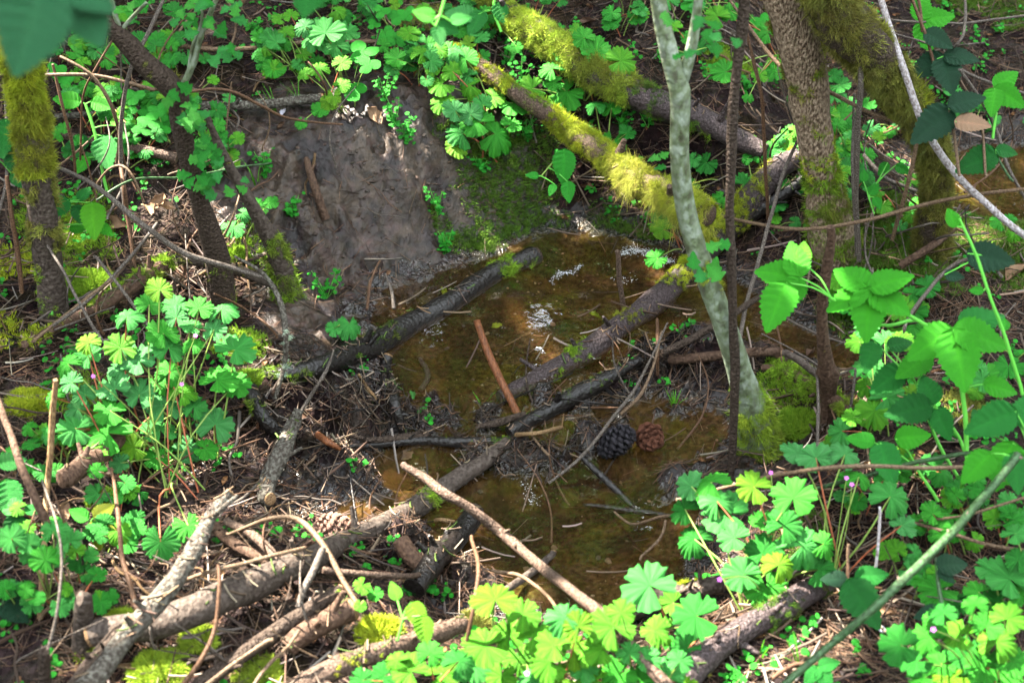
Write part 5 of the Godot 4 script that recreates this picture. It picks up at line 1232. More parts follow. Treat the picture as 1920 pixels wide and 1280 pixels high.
	# brambles: stem points [x, y, px, metres from the lens plane], leaves [x, y, px, angle, leaflets, tone, metres]
	for d in [
		["blurred dark green bramble leaf hanging very near at the top left", "cane_green", [[-60, -120, 60, 1.05], [60, -60, 40, 1.03], [150, -40, 30, 1.02]], [[82, -28, 180, -108, 1, "near", 1.0], [140, -10, 105, -68, 1, "near", 1.03], [120, -40, 110, -25, 1, "near", 1.02], [30, -30, 100, 170, 1, "near", 1.06]]],
		["blurred bramble leaf tips poking in at the top edge", "cane_green", [[520, -120, 20, 1.35], [600, -60, 16, 1.33], [700, -50, 12, 1.33]], [[590, -55, 90, -100, 1, "bra_c", 1.33], [670, -65, 90, -70, 1, "bra_c", 1.33]]],
		["blurred pale sprig floating before the far bank", "stem_green", [[830, -80, 6, 1.7], [832, 0, 6, 1.7], [815, 50, 5, 1.7]], [[815, 35, 44, 160, 1, "bra_a", 1.7], [820, 45, 46, -10, 1, "bra_c", 1.7], [818, 50, 40, -80, 1, "bra_c", 1.7], [805, 40, 36, 120, 1, "ger_c", 1.7], [845, 40, 40, 20, 1, "ger_b", 1.7]]],
		["bright three-leaflet bramble reaching furthest over the stream from the right", "stem_green", [[1715, 600, 8, 2.15], [1650, 610, 7, 2.13], [1560, 560, 6, 2.12]], [[1500, 520, 84, 165, 3, "bra_a", 2.12], [1505, 492, 44, 85, 1, "ger_c", 2.13], [1475, 530, 100, -110, 1, "bra_a", 2.11]]],
		["bright broad bramble leaf right of the furthest-reaching one", "stem_green", [[1745, 615, 9, 2.12], [1710, 595, 8, 2.11], [1690, 580, 7, 2.1]], [[1630, 540, 100, -95, 5, "bra_a", 2.1]]],
		["drooping bramble leaf with large toothed leaflets by the bright green stem", "stem_green", [[1815, 870, 9, 2.1], [1812, 780, 9, 2.09], [1800, 700, 8, 2.08]], [[1788, 618, 118, -82, 3, "bra_a", 2.08], [1800, 610, 90, 10, 1, "bra_c", 2.1], [1845, 720, 62, -10, 1, "bra_a", 2.08]]],
		["bluish bramble leaf pair tucked under the drooping leaf", "stem_green", [[1800, 900, 7, 2.2], [1760, 830, 7, 2.2], [1720, 720, 6, 2.19]], [[1640, 640, 60, -110, 1, "bra_c", 2.2], [1695, 690, 78, -140, 1, "bra_c", 2.19], [1745, 665, 80, -150, 1, "bra_a", 2.17], [1665, 650, 50, 10, 1, "bra_b", 2.2]]],
		["dark bramble leaf with three spread leaflets above the level tan cane", "stem_green", [[1830, 900, 8, 2.14], [1800, 820, 7, 2.14], [1770, 780, 6, 2.13]], [[1752, 758, 72, 100, 1, "bra_c", 2.13], [1748, 760, 88, 195, 1, "bra_b", 2.13], [1755, 765, 66, -70, 1, "bra_c", 2.13]]],
		["bramble leaf drooping over the level tan cane", "stem_green", [[1760, 940, 7, 2.1], [1720, 880, 6, 2.1]], [[1650, 830, 88, -75, 1, "bra_c", 2.1], [1680, 822, 62, 10, 1, "bra_a", 2.1], [1640, 830, 54, 150, 1, "ger_a", 2.1]]],
		["large soft bramble leaf at the right edge above the green cane", "stem_green", [[1960, 950, 9, 1.95], [1930, 860, 8, 1.95]], [[1905, 770, 100, -160, 1, "bra_c", 1.95], [1900, 830, 96, -110, 1, "bra_a", 1.95], [1915, 800, 90, 60, 1, "bra_c", 1.95], [1850, 810, 58, 110, 1, "bra_b", 2.0]]],
		["tall bright green bramble stem on the right with a pale bud leaf", "stem_green", [[1918, 740, 7, 2.05], [1888, 640, 7, 2.04], [1858, 560, 6, 2.03], [1832, 480, 6, 2.03], [1800, 410, 5, 2.03]], [[1795, 425, 40, 110, 1, "bra_a", 2.03], [1845, 545, 26, 170, 1, "ger_a", 2.03], [1885, 620, 30, 85, 1, "ger_a", 2.04]], {"thorns": 6}],
		["pale bramble leaf at the top right, light green and toothed", "cane_brown", [[1730, 60, 6, 2.9], [1722, 0, 6, 2.9], [1700, -40, 6, 2.9]], [[1725, 40, 70, 5, 3, "bra_a", 2.9]]],
		["dark bramble leaf hanging under the pale top-right leaf", "cane_brown", [[1755, 130, 6, 2.6], [1735, 60, 6, 2.6], [1705, -20, 6, 2.6]], [[1770, 105, 78, -80, 3, "bra_d", 2.6], [1735, 60, 56, -40, 1, "bra_d", 2.6]]],
		["dark purple-spotted bramble leaf hanging diagonally on the white cane", "cane_tan", [[1800, 330, 6, 2.5], [1790, 250, 6, 2.5], [1780, 205, 6, 2.5]], [[1785, 205, 100, -135, 1, "bra_d", 2.5], [1780, 200, 70, 10, 1, "bra_d", 2.49]]],
		["withered brown bramble leaf beside the purple-spotted leaf", "cane_tan", [[1850, 330, 6, 2.5], [1845, 260, 5, 2.5], [1840, 215, 5, 2.5]], [[1792, 228, 62, -15, 1, "dead_leaf", 2.48]]],
		["light green bramble leaf at the right edge by the lichen twig", "stem_green", [[1862, 260, 6, 2.5], [1868, 210, 6, 2.5]], [[1866, 165, 66, -35, 3, "bra_a", 2.5]]],
		["grey-green bramble leaf seen edge-on near the far glints", "cane_green", [[1900, 340, 5, 2.5], [1870, 290, 5, 2.5]], [[1870, 285, 76, -160, 1, "bra_b", 2.5], [1868, 280, 40, -20, 1, "bra_b", 2.5]]],
		["dusty bramble leaf lying over the mossy right bank", "cane_grey", [[1880, 520, 6, 2.2], [1850, 480, 6, 2.2]], [[1815, 475, 92, -20, 1, "bra_d", 2.2], [1772, 515, 38, 0, 1, "bra_d", 2.2]]],
		["mottled scarred bramble leaf hanging over the green cane", "cane_brown", [[1592, 1020, 5, 1.95], [1592, 1085, 5, 1.94]], [[1592, 1088, 100, -65, 1, "bra_b", 1.93], [1588, 1085, 46, 170, 1, "bra_d", 1.94], [1605, 1085, 58, 10, 1, "bra_c", 1.95]]],
		["dull bramble leaf on a side stem of the green cane", "cane_green", [[1757, 1045, 9, 1.93], [1758, 1090, 8, 1.92], [1768, 1140, 8, 1.9]], [[1757, 1060, 60, 10, 1, "bra_d", 1.92], [1760, 1068, 40, -40, 1, "bra_d", 1.92], [1765, 1145, 50, -160, 1, "bra_d", 1.9]]],
		["pale bramble leaf at the green cane's upper end", "stem_green", [[1905, 860, 8, 1.9], [1880, 850, 7, 1.9]], [[1860, 850, 80, -130, 1, "bra_a", 1.9], [1900, 850, 76, -80, 1, "bra_c", 1.9]]],
		["bramble sprig at the frame's foot right of the green cane", "stem_green", [[1530, 1330, 6, 1.85], [1535, 1270, 5, 1.85]], [[1535, 1250, 50, -60, 3, "bra_c", 1.85]]],
		["fresh bramble shoot with a bright round leaf before the mossy trunk", "stem_green", [[95, 590, 8, 2.6], [102, 500, 8, 2.6], [92, 410, 7, 2.58], [65, 330, 7, 2.56], [50, 270, 6, 2.55]], [[172, 380, 66, -80, 1, "ger_c", 2.55], [128, 375, 56, -140, 1, "bra_c", 2.56], [140, 385, 44, -60, 1, "bra_b", 2.57], [148, 375, 36, 60, 1, "bra_c", 2.57], [180, 420, 40, -40, 1, "bra_a", 2.57], [62, 340, 40, -20, 1, "ger_a", 2.56], [55, 255, 52, 60, 3, "ger_c", 2.55], [115, 450, 40, -110, 1, "bra_a", 2.6], [130, 430, 34, 10, 1, "bra_a", 2.6]], {"thorns": 5}],
		["dark bramble leaves at the left edge beside the mossy trunk", "cane_green", [[-30, 330, 7, 2.5], [0, 280, 6, 2.5]], [[10, 225, 76, -95, 1, "bra_c", 2.5], [18, 280, 60, -70, 1, "bra_b", 2.5], [25, 250, 54, 10, 1, "bra_b", 2.5], [20, 325, 50, -30, 1, "haw", 2.52]]],
		["bramble shoot with a broad dark leaf behind the arching tan stem", "stem_green", [[205, 380, 6, 2.85], [190, 310, 6, 2.85], [175, 240, 6, 2.85], [160, 195, 5, 2.85]], [[190, 255, 70, -75, 1, "bra_c", 2.85], [165, 262, 44, -160, 1, "bra_b", 2.86], [150, 190, 54, 170, 1, "bra_a", 2.85], [170, 190, 44, -20, 1, "bra_a", 2.85], [210, 235, 30, 60, 1, "ger_c", 2.85], [165, 295, 40, -130, 1, "bra_a", 2.86]]],
		["bramble shoot at the left edge below the pale stake's side", "stem_green", [[60, 1040, 5, 2.1], [20, 960, 5, 2.1], [-20, 900, 6, 2.1]], [[-5, 870, 54, 20, 1, "bra_c", 2.1], [10, 900, 76, -80, 1, "bra_c", 2.1], [30, 965, 60, -100, 1, "bra_b", 2.08], [45, 960, 40, 30, 1, "bra_c", 2.08]]],
		["yellowing bramble leaf with browned edge over the litter", "cane_brown", [[150, 1000, 5, 2.15], [170, 985, 5, 2.15]], [[180, 975, 60, -80, 1, "bra_y", 2.13], [175, 970, 46, 40, 1, "bra_y", 2.13], [165, 972, 40, 150, 1, "ger_a", 2.14], [190, 985, 40, -40, 1, "bra_y", 2.13]]],
		["shaded bramble leaf in the lower left corner", "cane_green", [[-20, 1180, 6, 1.95], [10, 1120, 6, 1.95]], [[15, 1090, 60, -70, 1, "bra_d", 1.95], [0, 1130, 60, -40, 1, "bra_d", 1.95]]],
		["sunlit yellow-green bramble sprout by the moss ball", "stem_green", [[745, 1200, 6, 1.85], [755, 1160, 6, 1.85]], [[770, 1130, 56, -60, 1, "ger_y", 1.85], [745, 1125, 40, 100, 1, "ger_c", 1.86], [790, 1155, 54, -80, 1, "ger_y", 1.84]]],
		["heart-leaved seedling hanging on the mossy bank face", "stalk", [[1015, 330, 3, 2.95], [1040, 300, 3, 2.95]], [[1058, 280, 66, -85, 1, "clo", 2.94], [1064, 340, 40, -90, 1, "clo", 2.94], [1040, 345, 26, -120, 1, "clo", 2.94], [1010, 330, 26, 180, 1, "clo", 2.95]], {"name": "heart_leaved_seedling"}],
		["young bramble at the top edge beside the green-mossed log's head", "stem_green", [[940, 60, 6, 3.2], [925, 20, 6, 3.2], [930, -20, 5, 3.2]], [[905, 20, 60, -120, 1, "bra_c", 3.2], [890, 30, 60, 170, 1, "ger_e", 3.2], [930, 5, 50, -60, 1, "bra_c", 3.2]]],
		["young bright plant under the upright grey cane on the right bank", "stem_green", [[1640, 400, 3, 2.75], [1630, 370, 3, 2.75]], [[1632, 365, 30, 60, 1, "clo", 2.75], [1640, 370, 26, -60, 1, "clo", 2.75], [1680, 310, 30, -30, 1, "clo", 2.8], [1665, 305, 28, -120, 1, "clo", 2.8], [1620, 340, 26, 90, 1, "clo", 2.76]], {"name": "young_plant"}],
	]:
		bramble(d)
	var cg := "tiny cress plants with round leaflets"
	for w in [["cress sprig on the bank's rim left of silvery geranium", 740, 235, 70], ["cress patch above the bare mud face", 765, 268, 60], ["cress sprig behind the rim sprig, by the geranium row", 720, 190, 60], ["cress stem between mossy logs at the top", 950, 120, 60], ["tall cress between the two mossy logs' middles", 975, 170, 70], ["cress with round leaves under silvery geranium's right", 985, 265, 60], ["cress behind the shaggy log near the grey tree", 1215, 240, 70], ["round-leaved cress at the shaggy log's upper side", 1165, 245, 44], ["cress on the mud bank beside the trampled hollow", 820, 405, 60], ["cress hanging on the bank above the far pool log", 835, 475, 50], ["pale cress clump on the mud left of the pool", 612, 560, 60], ["cress on the muddy slope by the bank stick", 500, 330, 60], ["cress sprig below the mossy sapling's leaves", 545, 405, 40], ["cress beneath the thick mossed log's flower", 1090, 165, 44], ["cress sprig at the top left slope by leaning sapling", 320, 130, 40], ["cress sprig at the upper slope under the pale branch", 440, 110, 34], ["cress sprig on slope right of the hawthorn twigs", 480, 60, 34], ["cress by the stream behind the dark pole", 1330, 150, 40], ["cress in the shade of the old tree's far side", 1400, 170, 30], ["cress over the moss patch of bank face", 900, 320, 36]]:
		weed(w[0], w[1], w[2], w[3], "clo", cg, 5)
	var rg := "three-leaved plants on the far bank"
	for r in [["three-leaved plants by the level pale branch's right end", [720, 90], [[720, 60, 26], [745, 30, 34], [762, 25, 30], [728, 62, 28], [700, 45, 24]]], ["glossy dark three-leaved plant above the geranium row", [745, 100], [[725, 70, 34], [745, 75, 32], [715, 20, 30]]], ["big round leaf plant between geranium stems", [665, 200], [[660, 165, 52], [680, 95, 52], [690, 120, 40]]], ["three-leaved plants in shade behind left brambles", [270, 215], [[250, 180, 36], [275, 205, 34], [300, 215, 30], [240, 210, 30], [215, 165, 30]]], ["three-leaved plants at the far left behind the trunk", [140, 175], [[120, 150, 34], [105, 130, 32], [150, 165, 30], [175, 170, 28]]], ["low three-leaved plants right of the leaning sapling", [320, 270], [[280, 225, 40], [300, 240, 34], [265, 240, 34], [295, 205, 30]]], ["ivy-like plant at the top edge left of the old tree", [1440, 70], [[1432, 40, 40], [1425, 55, 30], [1300, 10, 40]]], ["round leaves climbing the old tree's lit foot", [1480, 330], [[1470, 345, 30], [1500, 350, 26]]]]:
		round_plant(r[0], rg, r[1], r[2], "clo")
	for q in [["bright grass tuft on the slope by the sapling", 480, 345, 60], ["thin grass tuft above the bank stick", 520, 215, 60], ["grass tuft beneath the blurred top leaf", 330, 110, 60], ["grass blades on the bank left of geranium row", 560, 190, 50], ["grass tuft on the litter beneath the smooth brown log", 1420, 1240, 50], ["fine grass left of the green cane's foot", 1500, 1250, 56], ["grass blades behind the mud island in the pool", 905, 760, 36], ["grass by the dark cone at the water's edge", 1265, 760, 36]]:
		grass_tuft(q[0], q[1], q[2], q[3])
	var k := 0
	for q in [["tan crumpled leaf by the sapling's fork", 372, 108, 40, "dead_leaf"], ["pale curled leaf right of the brown twig", 215, 420, 56, "dead_leaf"], ["shrivelled pink-brown leaf hanging on the dry bowed stalk", 292, 380, 50, "dead_leaf"], ["second shrivelled leaf on the dry bowed stalk, lower", 275, 392, 40, "dead_leaf"], ["third shrivelled leaf on the dry bowed stalk, at the right", 312, 388, 40, "dead_leaf"], ["brown leaf at the bank rim left of the cress", 700, 218, 40, "dead_leaf"], ["sunlit pale curled leaf beside the yellowing bramble", 122, 962, 50, "dead_leaf"], ["grey dead leaf over bark scraps on far bank right of mossed log", 1100, 40, 34, "dead_leaf_dark"], ["red-brown leaf under the violet log's head", 1462, 385, 40, "dead_leaf_dark"], ["tan crumpled leaf caught at the pole's swollen joint", 1548, 700, 54, "dead_leaf"], ["pale leaf scrap lying under the mottled bramble leaf", 1655, 1180, 36, "paper"], ["curled leaf above the pale scrap at the green cane", 1660, 1150, 40, "dead_leaf"], ["large tan leaf at the right edge of the mossy bank", 1905, 510, 56, "dead_leaf"], ["brown leaf on litter by the pale cane, right", 1760, 1010, 40, "dead_leaf_dark"], ["dark leaf at the foot of the sunlit pale log", 900, 1195, 40, "dead_leaf"], ["dark wet leaf in the shallows by the bark strip", 760, 850, 34, "wood_cut"], ["dark leaf stuck on mud left of knotted branch", 560, 780, 36, "dead_leaf_dark"], ["lilac paper-pale scrap below the white-crusted branch", 530, 211, 20, "paper"], ["pale green leaf floating in the pool's left arm", 772, 741, 22, "ger_e"], ["yellow leaf afloat behind the far pool log", 832, 548, 28, "bra_y"], ["yellow-green sunken leaf in mid pool", 932, 612, 22, "bra_y"], ["sunken leaf near the violet log's moss saddle", 1115, 590, 26, "bra_y"], ["white-backed leaf scrap floating by the violet log", 1012, 655, 20, "foam"], ["orange leaf piece on the shelf by forked log", 857, 900, 34, "bra_y"], ["brown leaf on dark mud at upper right stream", 1520, 660, 34, "dead_leaf_dark"]]:
		dead_leaf(q[0], "dead leaves lying about", q[1], q[2], q[3], q[4], 0.006 if not "hanging" in q[0] and not "shrivelled" in q[0] else 0.17, k)
		k += 1
	pine_cone("pine_cone", "black wet pine cone sitting in the shallows", 1150, 862, 84, M.cone_dark, Vector3(0.55, 0.5, -0.1).normalized(), 0.1)
	pine_cone("pine_cone", "red-brown opened pine cone facing the viewer, beside the black cone", 1216, 850, 60, M.cone_red, Vector3(0.1, 0.5, 0.8).normalized(), 0.75)
	pine_cone("pine_cone", "pale brown pine cone half buried above the brown branch", 632, 1008, 84, M.cone_brown, Vector3(-0.7, 0.35, 0.4).normalized(), 0.25)

# ---------------------------------------------------------------- ground cover
func scatter(called: String, label: String, category: String, mesh: Mesh, m: Material, buf: PackedFloat32Array) -> void:
	var o := many(called, mesh, m, buf, self)
	tag(o, label, category)
func build_litter() -> void:
	rng.seed = 901
	# needles: thick on the banks, thin on bare mud, few in the water
	var buf := PackedFloat32Array()
	var tries := 0
	while buf.size() < 16 * 42000 and tries < 300000:
		tries += 1
		var z := rr(-2.3, 1.25)
		var w := 0.85 + (0.9 - z) * 0.32
		var x := rr(-w, w)
		var h := hgt(x, z)
		if h < 0.004 and rng.randf() > 0.05: continue
		var bare := bare_mud(x, z)
		var q := 0.55 + 0.9 * nz.get_noise_2d(x * 6 + 5, z * 6 + 31)
		if rng.randf() > q * (1.0 - bare * 0.8): continue
		var n := (nrm(x, z) + Vector3(rr(-0.25, 0.25), 0, rr(-0.25, 0.25))).normalized()
		var a := rr(0, TAU)
		var l := rr(0.015, 0.06)
		var b := basis_of(n, Vector3(cos(a), rr(-0.15, 0.15), sin(a)))
		var th := rr(0.022, 0.05)
		b = Basis(b.x * th, b.y * th, b.z * l)
		var c: Color = [Color(0.050, 0.024, 0.013), Color(0.034, 0.018, 0.011), Color(0.080, 0.046, 0.027), Color(0.066, 0.045, 0.030), Color(0.018, 0.011, 0.009), Color(0.042, 0.022, 0.013)][rng.randi() % 6]
		push(buf, b, Vector3(x, h + 0.002 + rr(0, 0.004), z), vary(c, 0.25))
	scatter("needle_litter", "brown pine needle litter over the banks", "litter", S.needle, M.litter, buf)
	# countless short bits of twig
	buf = PackedFloat32Array()
	for k in 5200:
		var z := rr(-2.2, 1.2)
		var w := 0.85 + (0.9 - z) * 0.32
		var x := rr(-w, w)
		var h := hgt(x, z)
		if h < 0.002 and rng.randf() > 0.15: continue
		if bare_mud(x, z) > rng.randf() or nz.get_noise_2d(x * 6 + 80, z * 6) < -0.12: continue
		var a := rr(0, TAU)
		var l := rr(0.03, 0.11)
		var b := basis_of(nrm(x, z) + Vector3(rr(-0.2, 0.2), 0, rr(-0.2, 0.2)), Vector3(cos(a), rr(-0.3, 0.3), sin(a)))
		var th := rr(0.05, 0.16)
		push(buf, Basis(b.x * th, b.y * th, b.z * l), Vector3(x, maxf(h, 0.0) + rr(0.003, 0.018), z), vary([Color(0.066, 0.046, 0.031), Color(0.034, 0.02, 0.012), Color(0.1, 0.08, 0.065), Color(0.03, 0.02, 0.015)][rng.randi() % 4], 0.3))
	scatter("twig_litter", "countless short twig bits strewn over the banks", "litter", S.needle, M.litter, buf)
	# crumbs of soil and grit
	var sb := [PackedFloat32Array(), PackedFloat32Array(), PackedFloat32Array()]
	for k in 15000:
		var z := rr(-2.2, 1.2)
		var w := 0.85 + (0.9 - z) * 0.32
		var x := rr(-w, w)
		var h := hgt(x, z)
		if nz.get_noise_2d(x * 9, z * 9 + 60) < -0.05: continue
		var s := 0.0012 + 0.0045 * pow(rng.randf(), 3.0)
		var c: Color = Color(0.025, 0.017, 0.0135) if h > 0.0 else [Color(0.085, 0.05, 0.025), Color(0.11, 0.075, 0.04), Color(0.035, 0.025, 0.015)][rng.randi() % 3]
		push(sb[k % 3], Basis(Vector3.UP, rr(0, TAU)) * Basis.from_scale(Vector3(s * rr(0.8, 1.6), s * 0.7, s)), Vector3(x, h + s * 0.2, z), vary(c, 0.35))
	for k in 3:
		scatter("soil_crumbs", ["loose crumbs of dark soil on the banks", "grit and crumbs strewn over bank and bed", "fine crumbly soil lying between the needles"][k], "soil", S.stone[k], M.crumb, sb[k])
	# wet rubbish stranded on the mud bars and along the dam
	buf = PackedFloat32Array()
	for k in 2000:
		var c2: Array = [[600, 800, 90], [680, 780, 70], [640, 880, 90], [780, 800, 60], [860, 780, 70], [930, 800, 60], [1040, 860, 70], [1120, 790, 90], [1200, 720, 80], [1250, 690, 60], [900, 870, 60], [780, 1030, 70], [560, 730, 60]][rng.randi() % 13]
		var p2 := flat(c2[0] + rng.randfn(0, 0.6) * c2[2], c2[1] + rng.randfn(0, 0.45) * c2[2])
		var h := hgt(p2.x, p2.y)
		if h < -0.004: continue
		var a := rr(0, TAU)
		var b := basis_of(nrm(p2.x, p2.y) + Vector3(rr(-0.3, 0.3), 0, rr(-0.3, 0.3)), Vector3(cos(a), rr(-0.25, 0.25), sin(a)))
		var th := rr(0.02, 0.09)
		push(buf, Basis(b.x * th, b.y * th, b.z * rr(0.010, 0.055)), Vector3(p2.x, maxf(h, 0.0) + rr(0.001, 0.012), p2.y), vary([Color(0.012, 0.009, 0.008), Color(0.022, 0.014, 0.010), Color(0.05, 0.03, 0.018), Color(0.09, 0.065, 0.045)][mini(rng.randi() % 6, 3) if rng.randf() < 0.22 else rng.randi() % 2], 0.3))
	scatter("stranded_debris", "wet black twig bits and needles stranded on the mud bars", "debris", S.needle, M.wet_litter, buf)
	# clods on the bare mud face
	buf = PackedFloat32Array()
	for k in 2600:
		var q: Array = bare[rng.randi() % bare.size()]
		var x: float = q[0] + rr(-1.1, 1.1) * q[2]
		var z: float = q[1] + rr(-1.1, 1.1) * q[3]
		var h := hgt(x, z)
		if h < 0.01 or bare_mud(x, z) < 0.2 or nz.get_noise_2d(x * 20, z * 20 + 8) < 0.0: continue
		var s := 0.0025 + 0.009 * pow(rng.randf(), 2.5)
		push(buf, Basis(Vector3.UP, rr(0, TAU)) * Basis(Vector3.RIGHT, rr(-0.6, 0.6)) * Basis.from_scale(Vector3(s * rr(0.8, 1.7), s * 0.6, s)), Vector3(x, h - s * 0.1, z), vary(Color(0.044, 0.032, 0.026), 0.3))
	scatter("mud_clods", "clods of brown mud on the trampled bank face", "mud", S.stone[0], M.crumb, buf)
	# scraps of bark and leaf
	buf = PackedFloat32Array()
	for k in 2600:
		var z := rr(-2.2, 1.2)
		var w := 0.85 + (0.9 - z) * 0.32
		var x := rr(-w, w)
		var h := hgt(x, z)
		if h < 0.0 or bare_mud(x, z) > rng.randf(): continue
		if nz.get_noise_2d(x * 7 + 50, z * 7) < -0.1: continue
		var s := rr(0.006, 0.024)
		push(buf, basis_of(nrm(x, z) + Vector3(rr(-0.6, 0.6), 0, rr(-0.6, 0.6)), Vector3(rr(-1, 1), 0, rr(-1, 1))).scaled(Vector3(s, s, s)), Vector3(x, h + 0.003, z), vary([Color(0.275, 0.225, 0.2), Color(1.0, 0.85, 0.7), Color(0.175, 0.14, 0.125)][rng.randi() % 3], 0.3))
	scatter("leaf_litter", "crumbled dead leaf and bark scraps on the soil", "litter", S.dead[1], M.dead_leaf, buf)
	# moss growing on the ground
	buf = PackedFloat32Array()
	for q in moss_zone:
		for k in int(q[2] * q[2] * 190000 * q[3]):
			var a := rr(0, TAU)
			var r: float = sqrt(rng.randf()) * q[2] * 1.15
			var x: float = q[0] + cos(a) * r
			var z: float = q[1] + sin(a) * r
			var h := hgt(x, z)
			var e: float = r / q[2]
			if h < 0.004 or (1.1 - e) + 1.1 * nz.get_noise_2d(x * 16 + 90, z * 16) < rng.randf() * 0.7: continue
			var s := rr(0.007, 0.018)
			push(buf, basis_of(nrm(x, z) + Vector3(rr(-0.4, 0.4), 0, rr(-0.4, 0.4)), Vector3(rr(-1, 1), 0, rr(-1, 1))).scaled(Vector3(s, s, s)), Vector3(x, h, z), vary((q[4] as Color), 0.3))
	scatter("ground_moss", "green moss growing in patches on the ground", "moss", S.moss_short, M.moss, buf)
	# tiny seedlings freckling the soil
	buf = PackedFloat32Array()
	for k in 4200:
		var z := rr(-2.3, 1.2)
		var w := 0.85 + (0.9 - z) * 0.32
		var x := rr(-w, w)
		var h := hgt(x, z)
		if h < 0.01 or nz.get_noise_2d(x * 8 + 12, z * 8 + 70) < (0.10 if z > -0.7 else -0.12): continue
		if bare_mud(x, z) > 0.4: continue
		for i in 5:
			var s := rr(0.004, 0.012)
			push(buf, basis_of(Vector3(rr(-0.6, 0.6), 1, rr(-0.3, 0.9)), Vector3(rr(-1, 1), 0, rr(-1, 1))).scaled(Vector3(s, s, s)), Vector3(x + rr(-0.009, 0.009), h + rr(0.003, 0.020), z + rr(-0.009, 0.009)), vary(Color(1, 1, 1), 0.25))
	scatter("seedlings", "tiny green seedlings freckling the soil", "seedling", S.clo[1], M.clo, buf)
	# grit and pebbles on the stream bed
	for k in 46:
		var px := rr(700, 1380)
		var py := rr(480, 1090)
		var p := flat(px, py)
		var h := hgt(p.x, p.y)
		if h > 0.0: continue
		var o := MeshInstance3D.new()
		o.name = numbered("pebble")
		o.mesh = S.stone[k % 3]
		o.material_override = M[["wood_cut", "bark_tan", "bark_grey"][k % 3]]
		add_child(o)
		var s := rr(0.004, 0.011)
		o.transform = Transform3D(Basis(Vector3.UP, rr(0, TAU)) * Basis.from_scale(Vector3(s * 1.3, s * 0.6, s)), Vector3(p.x, h + s * 0.15, p.y))
		var lb := "%s pebble under water %s" % [["orange-brown", "tan", "grey"][k % 3], by(px, py)]
		if said.has(lb):
			o.free()
			continue
		said[lb] = true
		tag(o, lb, "pebble", "pebbles on the stream bed")
const MARKS := [[930, 690, "the reddish peeled stick"], [1150, 855, "the black pine cone"], [1216, 845, "the red-brown pine cone"], [632, 1008, "the pale brown pine cone"], [800, 590, "the far pool log"], [1160, 610, "the violet pool log"], [1060, 760, "the dam branch"], [740, 740, "the knotted wet branch"], [820, 830, "the wet bark strip"], [950, 1010, "the long slanting stick"], [840, 1020, "the black forked log"], [500, 1085, "the sawn-end branch's middle"], [190, 1190, "the sawn end"], [390, 980, "the leaning branch's tip"], [260, 1190, "the leaning branch's foot"], [150, 1150, "the round-topped stump"], [610, 1165, "the short log stub"], [710, 1170, "the yellow moss ball"], [800, 1190, "the pale sunlit log"], [95, 860, "the split pale stake"], [150, 880, "the blunt brown log end"], [310, 860, "the left geranium clump's foot"], [190, 720, "the left geranium clump"], [530, 850, "the white-lichened wet branch"], [95, 520, "the left mossy trunk"], [230, 560, "the left mossy branch"], [400, 520, "the dark sapling's foot"], [300, 150, "the leaning dark sapling"], [525, 520, "the mossy sapling's foot"], [480, 195, "the white-crusted branch"], [480, 88, "the thin pale branch"], [240, 270, "the smooth tan log"], [592, 350, "the stubby bank stick"], [760, 250, "the cress on bank's rim"], [290, 380, "the shrivelled leaves"], [895, 240, "the silvery geranium"], [920, 150, "the shaggy log's bare end"], [1150, 310, "the shaggy log"], [1040, 90, "the green-mossed far log"], [1360, 250, "the green-mossed log's bare end"], [1275, 250, "the grey tree"], [1440, 800, "the grey tree's mossy foot"], [1374, 500, "the dark pole"], [1540, 380, "the old tree's foot"], [1750, 400, "the leaning mossy trunk's foot"], [1545, 700, "the pole's swollen joint"], [1530, 750, "the green-furred branch"], [1640, 540, "the bright broad bramble leaf"], [1850, 560, "the tall green bramble stem"], [1790, 310, "the white bramble cane"], [1608, 300, "the upright grey cane"], [1600, 420, "the level tan cane"], [1430, 1000, "the large right geranium"], [1400, 1180, "the smooth brown log"], [1218, 1097, "the big frosted leaf"], [1600, 1120, "the mottled bramble leaf"], [1740, 1045, "the green cane's middle"], [1520, 1240, "the green cane's foot"], [1810, 1210, "the corner geranium mass"], [1820, 1000, "the pale cane on litter"], [1200, 475, "the foam raft"], [1090, 1160, "the near geraniums"]]
func by(px: float, py: float) -> String:
	var best: Array = MARKS[0]
	var bd := 1e9
	for q in MARKS:
		var d := Vector2(px - q[0], py - q[1]).length()
		if d < bd:
			bd = d
			best = q
	var e := Vector2(px - best[0], py - best[1])
	var near := "just " if bd < 55 else ""
	if absf(e.x) > 2.2 * absf(e.y): return near + ("right of " if e.x > 0 else "left of ") + best[2]
	if absf(e.y) > 2.2 * absf(e.x): return near + ("below " if e.y > 0 else "above ") + best[2]
	return near + ("below and " if e.y > 0 else "above and ") + ("right of " if e.x > 0 else "left of ") + best[2]
var said := {}
func bare_mud(x: float, z: float) -> float:
	var b := 0.0
	for q in bare:
		b = maxf(b, 1.0 - smoothstep(0.35, 1.2, Vector2((x - q[0]) / q[2], (z - q[1]) / q[3]).length()))
	return b
var bare := []
